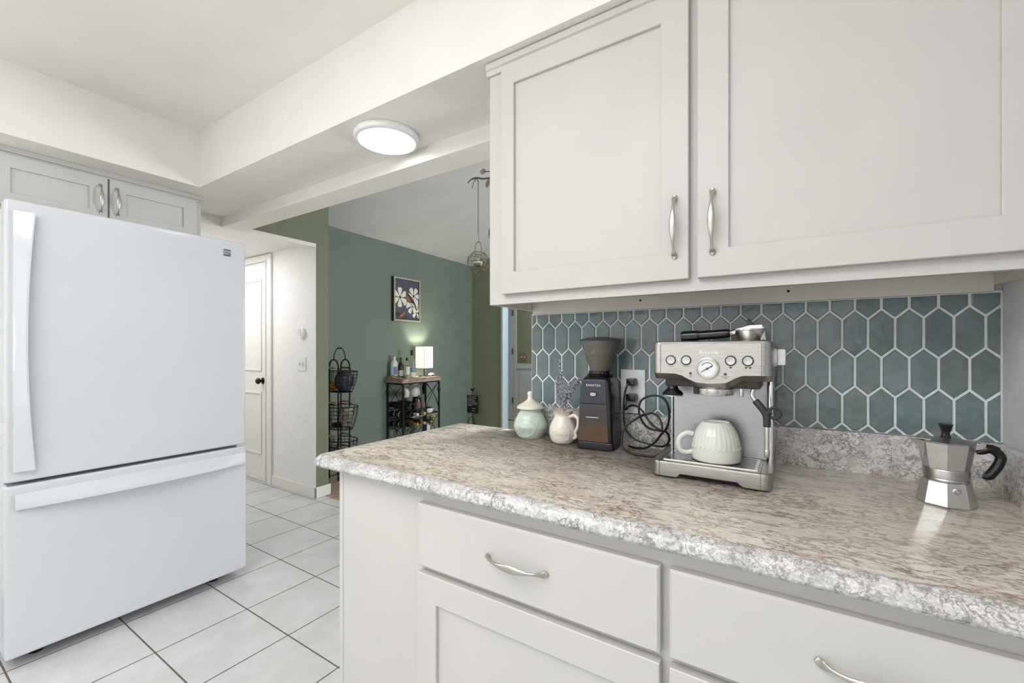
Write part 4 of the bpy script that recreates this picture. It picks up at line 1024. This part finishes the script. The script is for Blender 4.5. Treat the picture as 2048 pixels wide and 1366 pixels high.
# lamp
t = thing('table_lamp', 'lit table lamp with a white square shade on the rack top', 'lamp', (-3.69, 3.782, .9032)); o = t.location
b = MB(); b.box(-.05, .05, -.05, .05, 0, .012, .002); b.build('base', M['blackmetal'], t)
b = MB(); b.tube([(0, 0, .01), (0, 0, .16)], .007, 8); b.build('stem', M['blackmetal'], t)
b = MB(); hw_ = .072
for (a, c) in (((hw_, -hw_), (hw_, hw_)), ((hw_, hw_), (-hw_, hw_)), ((-hw_, hw_), (-hw_, -hw_)), ((-hw_, -hw_), (hw_, -hw_))):
    b.poly([(a[0], a[1], .102), (c[0], c[1], .102), (c[0], c[1], .358), (a[0], a[1], .358)])
bmesh.ops.remove_doubles(b.bm, verts=b.bm.verts[:], dist=1e-5); b.build('lamp_shade', M['shade'], t, smooth=0)
b = MB(); b.box(.0715, .0735, -.0735, -.0715, .103, .357); b.build('shade_seam', M['wood_h'], t, smooth=0)
b = MB(); b.tube([(.05, -.03, .15), (.05, -.03, .07)], .0014, 5); b.sphere((.05, -.03, .067), .005); b.build('pull_chain', M['chrome'], t)
t = thing('shell_dish', 'pale shell shaped dish on the right end of the rack top', 'dish', (-3.655, 3.868, .9032))
b = MB(); b.lathe([(0, .004), (.03, .001), (.045, .010), (.047, .016), (.043, .026), (.025, .038), (0, .043)], segs=24, rfun=lambda a, h: 1 + .05 * math.cos(8 * a), sx=.7); b.build('shell', M['pink_label'], t, smooth=60)
b = MB(); b.box(.02, .035, -.03, .012, .008, .019, .002); b.build('dark_opening', M['bird_d'], t)
t = thing('paper_coaster', 'flat pale paper lying in front of the lamp on the rack top', 'paper', (-3.60, 3.66, .9032)); b = MB(); b.box(-.035, .035, -.05, .05, .0002, .004, .001); b.build('sheet', M['paper'], t)
t = thing('serving_tray', 'brown and cream wooden slab at the left end of the rack top', 'tray', (-3.70, 3.31, .9032)); b = MB(); b.loft([rrect(.1, .005, .004, .0003), rrect(.1, .005, .004, .02)]); 
b = MB(); b.box(-.09, .12, -.004, .02, .0004, .012, .003); b.tube([(-.085, .008, .012), (-.02, .008, .03), (.06, .008, .022), (.115, .008, .012)], .007, 8); b.build('slab', M['barnwood'], t)

# hanging wine glasses
for i, (y, x, lab) in enumerate(((3.40, -3.60, 'wine glass hanging upside down under the rack top, nearest the left front post'), (3.455, -3.67, 'wine glass hanging upside down under the rack top, second from the left'), (3.525, -3.59, 'wine glass hanging upside down under the rack top, third from the left'), (3.60, -3.64, 'wine glass hanging upside down under the rack top, nearest the lamp side'))):
    if i == 0:
        t0 = thing('wine_glass', lab, 'glass', (x, y, .64), 0, 'wine glasses hanging in the rack')
        b = MB(); b.lathe([(0, .19), (.036, .192), (.037, .195), (.034, .197), (0, .2)], segs=24); b.build('foot', M['frost'], t0, smooth=40)
        b = MB(); b.tube([(0, 0, .15), (0, 0, .192)], .0035, 8); b.build('stem', M['glass'], t0)
        b = MB(); b.lathe([(.034, .055), (.044, .085), (.043, .11), (.03, .14), (.004, .155)], segs=24); b.build('bowl', M['milky'], t0, smooth=60)
    else: dup(t0, (x, y, .64), 0, lab)

# shelf contents
bottle('liquor_bottle', 'dark round-shouldered bottle with a purple label standing on the rack shelf', (-3.63, 3.60, .4744), [(.052, 0), (.054, .01), (.054, .13), (.046, .19), (.03, .22), (.02, .235), (.018, .25)], M['dark_glass'], M['black'], [(.06, .15, .0548, R(-70), R(10), plain('purple_label', (92, 66, 88), .5, var=.3))], 'shelf bottles', capz=(.25, .262, .019))
b_ = bottle('decanter', 'clear glass decanter of amber liquor on the rack shelf', (-3.66, 3.735, .4744), [(.040, 0), (.042, .01), (.042, .10), (.03, .125), (.014, .14), (.012, .2), (.016, .225)], M['glass'], None, [], 'shelf bottles', 'decanter')
b = MB(); b.lathe([(0, .003), (.040, .003), (.040, .085), (0, .085)], segs=24); b.build('liquor', M['amber'], b_, smooth=40)
t = thing('lidded_bowl', 'white bowl with a black lid on the rack shelf', 'bowl', (-3.605, 3.765, .4744)); b = MB(); b.lathe([(0, 0), (.032, 0), (.052, .03), (.055, .062), (0, .062)], segs=28, rfun=lambda a, h: 1 + .02 * math.cos(12 * a)); b.build('bowl', M['plate_w'], t, smooth=60)
b = MB(); b.lathe([(0, .062), (.05, .062), (.044, .070), (.01, .077), (0, .077)], segs=28); b.build('lid', M['black'], t, smooth=50)
# lying wine bottles (neck toward the dining room)
lp_ = [(.034, 0), (.037, .012), (.037, .165), (.030, .195), (.015, .215), (.0135, .27), (.0155, .275), (.0155, .285)]
def lying(label, y, z, glass, cap, lab, x=-3.79, grp='wine bottles lying in the rack'):
    t = thing('wine_bottle', label, 'bottle', (x, y, z), 0, grp); p = smooth_prof(lp_, 3)
    b = MB(); b.lathe([(0, 0)] + p + [(0, .285)], segs=20, axis='x'); b.build('glass_body', glass, t, smooth=50)
    b = MB(); b.lathe([(0, .225), (.0162, .225), (.0168, .286), (0, .287)], segs=16, axis='x'); b.build('foil_cap', cap, t, smooth=40)
    if lab:
        b = MB(); b.lathe([(.0375, .055), (.0375, .145)], segs=20, axis='x'); b.build('paper_label', lab, t, smooth=50)
ly = [by0 + .058 + i * .112 for i in range(3)]
lying('dark wine bottle lying in the upper left ring of the rack', ly[0], .606, M['dark_glass'], M['black'], None)
lying('dark wine bottle with a red foil cap lying in the top row of the rack', ly[1], .606, M['dark_glass'], M['red_label'], M['red_label'])
lying('wine bottle with a pale pink label lying in the second row at the left post', ly[0], .500, M['dark_glass'], M['black'], M['pink_label'])
lying('wine bottle with a cream cap lying in the second row, middle ring', ly[1], .500, M['dark_glass'], M['paper'], M['red_label'])
lying('wine bottle with a cork-coloured cap lying in the second row, right ring', ly[2], .500, M['brown_glass'], M['cork'], M['paper'])
lying('wine bottle with a black and white label lying in the third row at the left', ly[0], .39, M['dark_glass'], M['black'], M['fabric_g'])
lying('olive glass wine bottle lying in the third row, middle ring', ly[1], .39, M['olive_glass'], M['yellow_liq'], M['olive_glass'])
lying('brown wine bottle lying in the third row, right ring', ly[2], .39, M['brown_glass'], M['cork'], M['brown_glass'])
# flowers
t = thing('flower_vase', 'white vase of yellow flowers on the lower rack level', 'vase', (-3.60, 3.745, .135)); 
b = MB(); b.lathe([(0, 0), (.03, 0), (.045, .06), (.03, .2), (.032, .24), (.026, .24), (0, .2)], segs=24); b.build('vase_body', M['frost'], t, smooth=60)
b = MB(); rnd = random.Random(11); tips = []
for i in range(11):
    a = rnd.uniform(0, 6.28); d = rnd.uniform(.02, .08); tp = (d * math.cos(a), d * math.sin(a) + .01, rnd.uniform(.25, .33)); tips.append(tp)
    b.tube([(0, 0, .2), (tp[0] * .5, tp[1] * .5, .25), tp], .002, 5)
    for k in range(3):
        q = rnd.uniform(.3, .9); c = (tp[0] * q + rnd.uniform(-.01, .01), tp[1] * q + rnd.uniform(-.01, .01), .2 + (tp[2] - .2) * q); b.sphere(c, .014, (1, .35, 1.3), 6, 4)
b.build('leaves', M['leafg'], t)
b = MB()
for tp in tips[:7]: b.sphere(tp, .014, (1, 1, .7), 8, 5)
b.build('yellow_blossom', M['yellow'], t)

# three-tier wire basket stand
t = thing('basket_stand', 'black wire stand holding three stacked baskets beside the green wall', 'stand', (-3.62, 2.58, 0)); o = t.location
UY = (2.515, 2.64)
for y in UY:
    b = MB(o); pts = [(-3.687, y, .0)]
    for i in range(13): a = math.pi * (1 - i / 12); pts.append((-3.62 + .067 * math.cos(a), y, 1.062 + .067 * math.sin(a)))
    pts.append((-3.553, y, 0)); b.tube(pts, .007, 8)
    for z in (.30, .70, 1.045): b.tube([(-3.687, y, z), (-3.553, y, z)], .004, 6)
    b.build('upright', M['blackmetal'], t)
b = MB(o); b.tube(spline([(-3.62, 2.515, 1.129), (-3.62, 2.525, 1.19), (-3.62, 2.555, 1.235), (-3.62, 2.60, 1.235), (-3.62, 2.63, 1.19), (-3.62, 2.64, 1.129)], 5), .0045, 7); b.tube([(-3.62, 2.557, 1.238), (-3.62, 2.598, 1.238)], .008, 8); b.build('carry_handle', M['blackmetal'], t)
for (x, s) in ((-3.687, -1), (-3.553, 1)):
    b = MB(o); b.tube([(x, 2.515, .02), (x, 2.64, .02)], .005, 6)
    b.tube(spline([(x, 2.515, .06), (x + .02 * s, 2.50, .02), (x + .05 * s, 2.49, .03)], 4), .005, 6); b.build('foot', M['blackmetal'], t)
def basket(label, zt, zb, rx, ry, fill):
    t = thing('wire_basket', label, 'basket', (-3.60, 2.578, zb), 0, 'wire baskets on the stand'); o = t.location
    h = zt - zb; b = MB()
    def rad(q): return .68 + .32 * math.sin(q * math.pi / 2)
    for k in range(18):
        a = 2 * math.pi * k / 18; b.tube([(rx * rad(i / 6) * math.cos(a), ry * rad(i / 6) * math.sin(a), h * i / 6) for i in range(7)], .0026, 4)
    for i in range(0, 7): b.ring((0, 0, h * i / 6), 1, .0045 if i == 6 else .002 if i else .003, 'z', 32, 5, rx * rad(i / 6), ry * rad(i / 6))
    for k in range(-3, 4):
        c = .68 * math.sqrt(max(0, 1 - (k / 4) ** 2)); b.tube([(-rx * c, ry * .68 * k / 4, 0), (rx * c, ry * .68 * k / 4, 0)], .002, 4)
    b.build('wire_bowl', M['blackmetal'], t)
    for y in UY:
        yy = y - 2.578 + (.012 if y > 2.6 else -.012); hd_ = None
        b = MB(); b.tube([(-.085, yy, h + .035), (.045, yy, h + .035)], .011, 10); hd_ = b.build('wooden_handle', M['wood_h'], t, smooth=60)
        b = MB(); 
        for x in (-.09, .05): b.tube(spline([(x, yy, h + .035), (x + (.02 if x > 0 else -.02), yy * .8, h + .02), (x + (.02 if x > 0 else -.02), yy * .5, h)], 4), .003, 5)
        b.build('handle_wire', M['blackmetal'], hd_)
    return t
basket('top wire basket of the stand, filled with a dark bag', 1.017, .825, .185, .125, None)
basket('middle wire basket of the stand, nearly empty with a patterned cloth', .688, .475, .19, .13, None)
basket('lowest wire basket of the stand, partly hidden by the countertop', .375, .19, .185, .125, None)
t = thing('plastic_bag', 'dark blue crumpled bag in the top wire basket', 'bag', (-3.56, 2.585, .835)); b = MB(); rnd = random.Random(5)
b.lathe([(0, .0), (.05, .002), (.085, .05), (.095, .12), (.07, .17), (.03, .195), (0, .2)], segs=20, rfun=lambda a, h: 1 + .16 * math.sin(5 * a + h * 60) * math.cos(3 * a - h * 30) + .08 * math.sin(11 * a), sx=1.1, sy=.8); b.build('bag', M['bag'], t, smooth=70)
t = thing('orange', 'orange fruit beside the dark bag in the top wire basket', 'fruit', (-3.68, 2.55, .875)); b = MB(); b.sphere((0, 0, 0), .042, (1, 1, .95), 16, 10); k = b.build('fruit_body', M['orange'], t, smooth=60)
t = thing('folded_cloth', 'grey patterned cloth draped in the middle wire basket', 'cloth', (-3.52, 2.58, .50)); b = MB(); b.lathe([(0, 0), (.05, .01), (.075, .08), (.07, .16), (.04, .185), (0, .18)], segs=18, rfun=lambda a, h: 1 + .15 * math.sin(4 * a + h * 30), sx=.9, sy=.8); b.build('cloth', M['fabric_g'], t, smooth=30)
t = thing('dark_pouch', 'flat dark pouch at the bottom of the middle wire basket', 'pouch', (-3.63, 2.58, .485)); b = MB(); b.lathe([(0, 0), (.06, .004), (.08, .025), (.05, .045), (0, .05)], segs=18, sx=.8); b.build('pouch', M['black'], t, smooth=60)
t = thing('onion', 'reddish onion in the lowest wire basket', 'vegetable', (-3.63, 2.56, .2)); b = MB(); b.lathe(smooth_prof([(.01, 0), (.045, .03), (.05, .06), (.03, .09), (.008, .11), (.004, .125)]) + [(0, .125)], segs=20); b.build('bulb', M['terra'], t, smooth=60)

# chalkboard sign by the corner
t = thing('chalkboard_sign', 'small chalkboard sign with white handwriting on a wire stand in the corner', 'sign', (-3.735, 4.76, 0)); o = t.location
b = MB(o); b.box(-3.825 + .005, -3.63, 4.752, 4.764, .345, .592, .002); bd = b.build('board', M['slate'], t)
b = MB(o); rnd = random.Random(2); lines = ((.575, .03, .01), (.552, .02, .02), (.532, .01, .05), (.512, .01, .03), (.49, .01, .0), (.468, .01, .01), (.446, .01, .09), (.408, .075, .02), (.378, .085, .04))
for (z, l, r_) in lines:
    x = -3.81 + l
    while x < -3.64 - r_:
        w = rnd.uniform(.012, .03); n = max(4, int(w / .003)); x2 = min(x + w, -3.638 - r_)
        b.tube([(x + (x2 - x) * i / n, 4.7515, z + rnd.uniform(-.006, .006)) for i in range(n + 1)], .002, 4); x = x2 + .007
b.build('chalk_writing', M['chalk'], bd)
b = MB(o); b.tube([(-3.735, 4.768, .0), (-3.735, 4.768, .64)], .004, 6)
for s in (-1, 1): b.tube(spline([(-3.735, 4.768, .3), (-3.735 + s * .02, 4.76, .285), (-3.735 + s * .06, 4.75, .2), (-3.735 + s * .075, 4.745, 0)], 5), .004, 6)
b.tube([(-3.735, 4.77, .3), (-3.735, 4.83, 0)], .004, 6)
b.build('wire_stand', M['blackmetal'], t)
b = MB(o); b.prism([(-3.765, .675), (-3.757, .66), (-3.745, .645), (-3.73, .645), (-3.712, .655), (-3.70, .69), (-3.715, .70), (-3.722, .678), (-3.738, .668), (-3.75, .685), (-3.758, .69)], 'y', 4.765, 4.771); b.build('rooster_finial', M['blackmetal'], t, smooth=0)

# hanging branch with candle lanterns
t = thing('hanging_branch', 'bronze metal branch with leaves hanging from the dining room ceiling', 'chandelier', (-1.66, 2.42, 2.42)); o = t.location
b = MB(o)
b.tube(spline([(-1.922, 2.4, 2.398), (-1.885, 2.4, 2.418), (-1.84, 2.4, 2.418), (-1.79, 2.405, 2.402), (-1.72, 2.415, 2.400), (-1.6, 2.44, 2.415), (-1.45, 2.46, 2.40)], 6), [.004] * 6 + [.006] * 31, 7)
b.tube(spline([(-1.842, 2.4, 2.417), (-1.865, 2.4, 2.395), (-1.882, 2.4, 2.352)], 6), .0038, 6); b.tube(spline([(-1.84, 2.4, 2.415), (-1.832, 2.4, 2.395), (-1.825, 2.4, 2.388)], 5), .003, 6)
b.tube(spline([(-1.69, 2.415, 2.402), (-1.735, 2.41, 2.44), (-1.776, 2.405, 2.448)], 5), .0035, 6); b.tube(spline([(-1.74, 2.415, 2.402), (-1.745, 2.41, 2.375), (-1.75, 2.405, 2.36)], 5), .003, 6)
b.build('twig', M['wire_b'], t, smooth=60)
def leaf(b, c, d, L, w):
    c, d = Vector(c), Vector(d).normalized(); s = d.cross(Vector((0.3, -1, 0))).normalized(); nrm = d.cross(s)
    b.loft([[c + d * L * q + s * w * math.sin(math.pi * min(1, q * .95 + .03)) ** .8 * e + nrm * .004 * abs(e) for e in (-1, -.5, 0, .5, 1)] for q in [i / 10 for i in range(11)]], cap=False, closed=False)
b = MB(o); leaf(b, (-1.77, 2.405, 2.448), (-1, 0, .25), .05, .021); k = b.build('leaf', M['leaf_b'], t, smooth=60, recalc=False)
b = MB(o); leaf(b, (-1.742, 2.405, 2.39), (-.35, 0, -1), .06, .017); k = b.build('leaf', M['leaf_r'], t, smooth=60, recalc=False); k['label'] = 'pinkish leaf'
b = MB(o); b.tube([(-1.6, 2.44, 2.415), (-1.6, 2.44, 3.0)], .003, 6); b.build('ceiling_rod', M['wire_b'], t)
def lantern(label, x, y, ztop, zc):
    t = thing('candle_lantern', label, 'lantern', (x, y, zc), 0, 'wire lanterns under the branch')
    b = MB(); z = zc + .205; i = 0; rz = ztop
    n = int((ztop - z) / .0125)
    for k in range(n):
        zz = z + (ztop - z) * (k + .5) / n - zc; ax = k % 2
        pts = [((.0042 * math.cos(a)) if ax == 0 else 0, 0 if ax == 0 else .0042 * math.cos(a), zz + .0088 * math.sin(a)) for a in [2 * math.pi * j / 10 for j in range(10)]]
        b.tube(pts, .0012, 4, closed=True)
    b.build('chain', M['wire_b'], t)
    rs = .0765; b = MB()
    for k in range(7):
        a = math.pi * k / 7 + .2
        b.tube([(rs * math.sin(th) * math.cos(a + .35 * math.cos(th * 1.0)), rs * math.sin(th) * math.sin(a + .35 * math.cos(th)), -rs * math.cos(th)) for th in [math.pi * i / 20 * .82 for i in range(21)]], .0016, 5)
        a += math.pi
        b.tube([(rs * math.sin(th) * math.cos(a), rs * math.sin(th) * math.sin(a), -rs * math.cos(th)) for th in [math.pi * i / 20 * .82 for i in range(21)]], .0016, 5)
    for th in (.25, .5, .82): b.ring((0, 0, -rs * math.cos(math.pi * th)), rs * math.sin(math.pi * th), .0018, 'z', 32, 5)
    rnd = random.Random(9)
    for k in range(6):
        a0 = rnd.uniform(0, 6.28); ph = rnd.uniform(.3, .9)
        b.tube([(rs * math.cos(a0 + s) * math.sqrt(max(0, 1 - (ph * math.sin(s)) ** 2)), rs * math.sin(a0 + s) * math.sqrt(max(0, 1 - (ph * math.sin(s)) ** 2)), rs * ph * math.sin(s) * .8) for s in [i * .1 for i in range(26)]], .0014, 5)
    b.build('wire_globe', M['wire_b'], t)
    b = MB(); b.tube(spline([(-.028, 0, .062), (-.026, 0, .10), (-.018, 0, .132), (0, 0, .142), (.018, 0, .132), (.026, 0, .10), (.028, 0, .062)], 5), .0024, 6); b.tube(spline([(0, 0, .142), (.004, 0, .16), (0, 0, .205)], 4), .0014, 5); b.build('bail', M['wire_b'], t)
    b = MB(); b.lathe([(0, -.026), (.03, -.026), (.034, -.010), (.0325, -.010), (0, -.012)], segs=24); b.build('candle_cup', M['tin'], t, smooth=50)
    b = MB(); b.lathe([(0, -.011), (.029, -.011), (.029, .002), (.018, .003), (.007, .010), (.004, .024), (0, .030)], segs=20); b.build('candle', M['candle_w'], t, smooth=50)
lantern('round wire candle lantern hanging by a chain left of the upper cabinet', -1.829, 2.4, 2.40, 1.828)
lantern('second round wire lantern, mostly hidden behind the upper cabinet edge', -1.668, 2.43, 2.40, 2.01)

# ------------------------------------------------------------------ lights
def area(name, loc, rot, sx, sy, power, color=(1, 1, 1)):
    l = bpy.data.lights.new(name, 'AREA'); l.shape = 'RECTANGLE'; l.size = sx; l.size_y = sy; l.energy = power; l.color = color
    o = bpy.data.objects.new(name, l); o.location = loc; o.rotation_euler = rot; col.objects.link(o); return o
def point(name, loc, power, color=(1, 1, 1), r=.05):
    l = bpy.data.lights.new(name, 'POINT'); l.energy = power; l.color = color; l.shadow_soft_size = r
    o = bpy.data.objects.new(name, l); o.location = loc; col.objects.link(o); return o
area('window_light', (-.9, -2.5, 1.45), (R(90), 0, 0), 2.8, 1.7, 13, (.96, .975, 1))
area('left_window_light', (-3.2, -1.55, 1.5), (0, R(-90), 0), 1.2, 1.5, 14, (.95, .975, 1))
area('side_window_light', (2.1, -.7, 1.4), (0, R(90), 0), 1.7, 2.2, 15, (.96, .975, 1))
area('kitchen_down_fill', (-1.0, -.6, 2.42), (0, 0, 0), 1.8, 1.4, 34, (.97, .98, 1))  # added fill shining down on floor and counter; no fixture here
area('ceiling_up_fill', (-.7, -1.0, 1.75), (R(180), 0, 0), .7, .7, 26, (.97, .98, 1))  # added fill aimed upward to brighten the ceiling; not a real source
area('dining_window_light', (1.0, 4.2, 1.3), (R(106), 0, R(97)), 1.1, 1.6, 112, (.93, .97, 1))
area('beyond_light', (-2.5, 5.8, 2.4), (0, 0, 0), 1.5, .8, 36, (.92, .97, 1))
area('hallway_light', (-4.5, 1.5, 2.085), (0, 0, 0), 1.5, .6, 15, (.97, .98, 1))
point('lamp_bulb', (-3.69, 3.78, 1.165), 13, (1, .9, .74), .03)
w = bpy.data.worlds.new('world'); sc.world = w; w.use_nodes = True
bg = w.node_tree.nodes['Background']; bg.inputs[0].default_value = (.9, .95, 1, 1); bg.inputs[1].default_value = .4
sc.view_settings.view_transform = 'Standard'; sc.view_settings.look = 'None'; sc.view_settings.exposure = 0; sc.view_settings.gamma = 1
sc.cycles.max_bounces = 10; sc.cycles.diffuse_bounces = 6; sc.cycles.glossy_bounces = 4; sc.cycles.transparent_max_bounces = 16
sc.cycles.use_denoising = True; sc.cycles.sample_clamp_indirect = 6; sc.cycles.caustics_reflective = False; sc.cycles.caustics_refractive = False
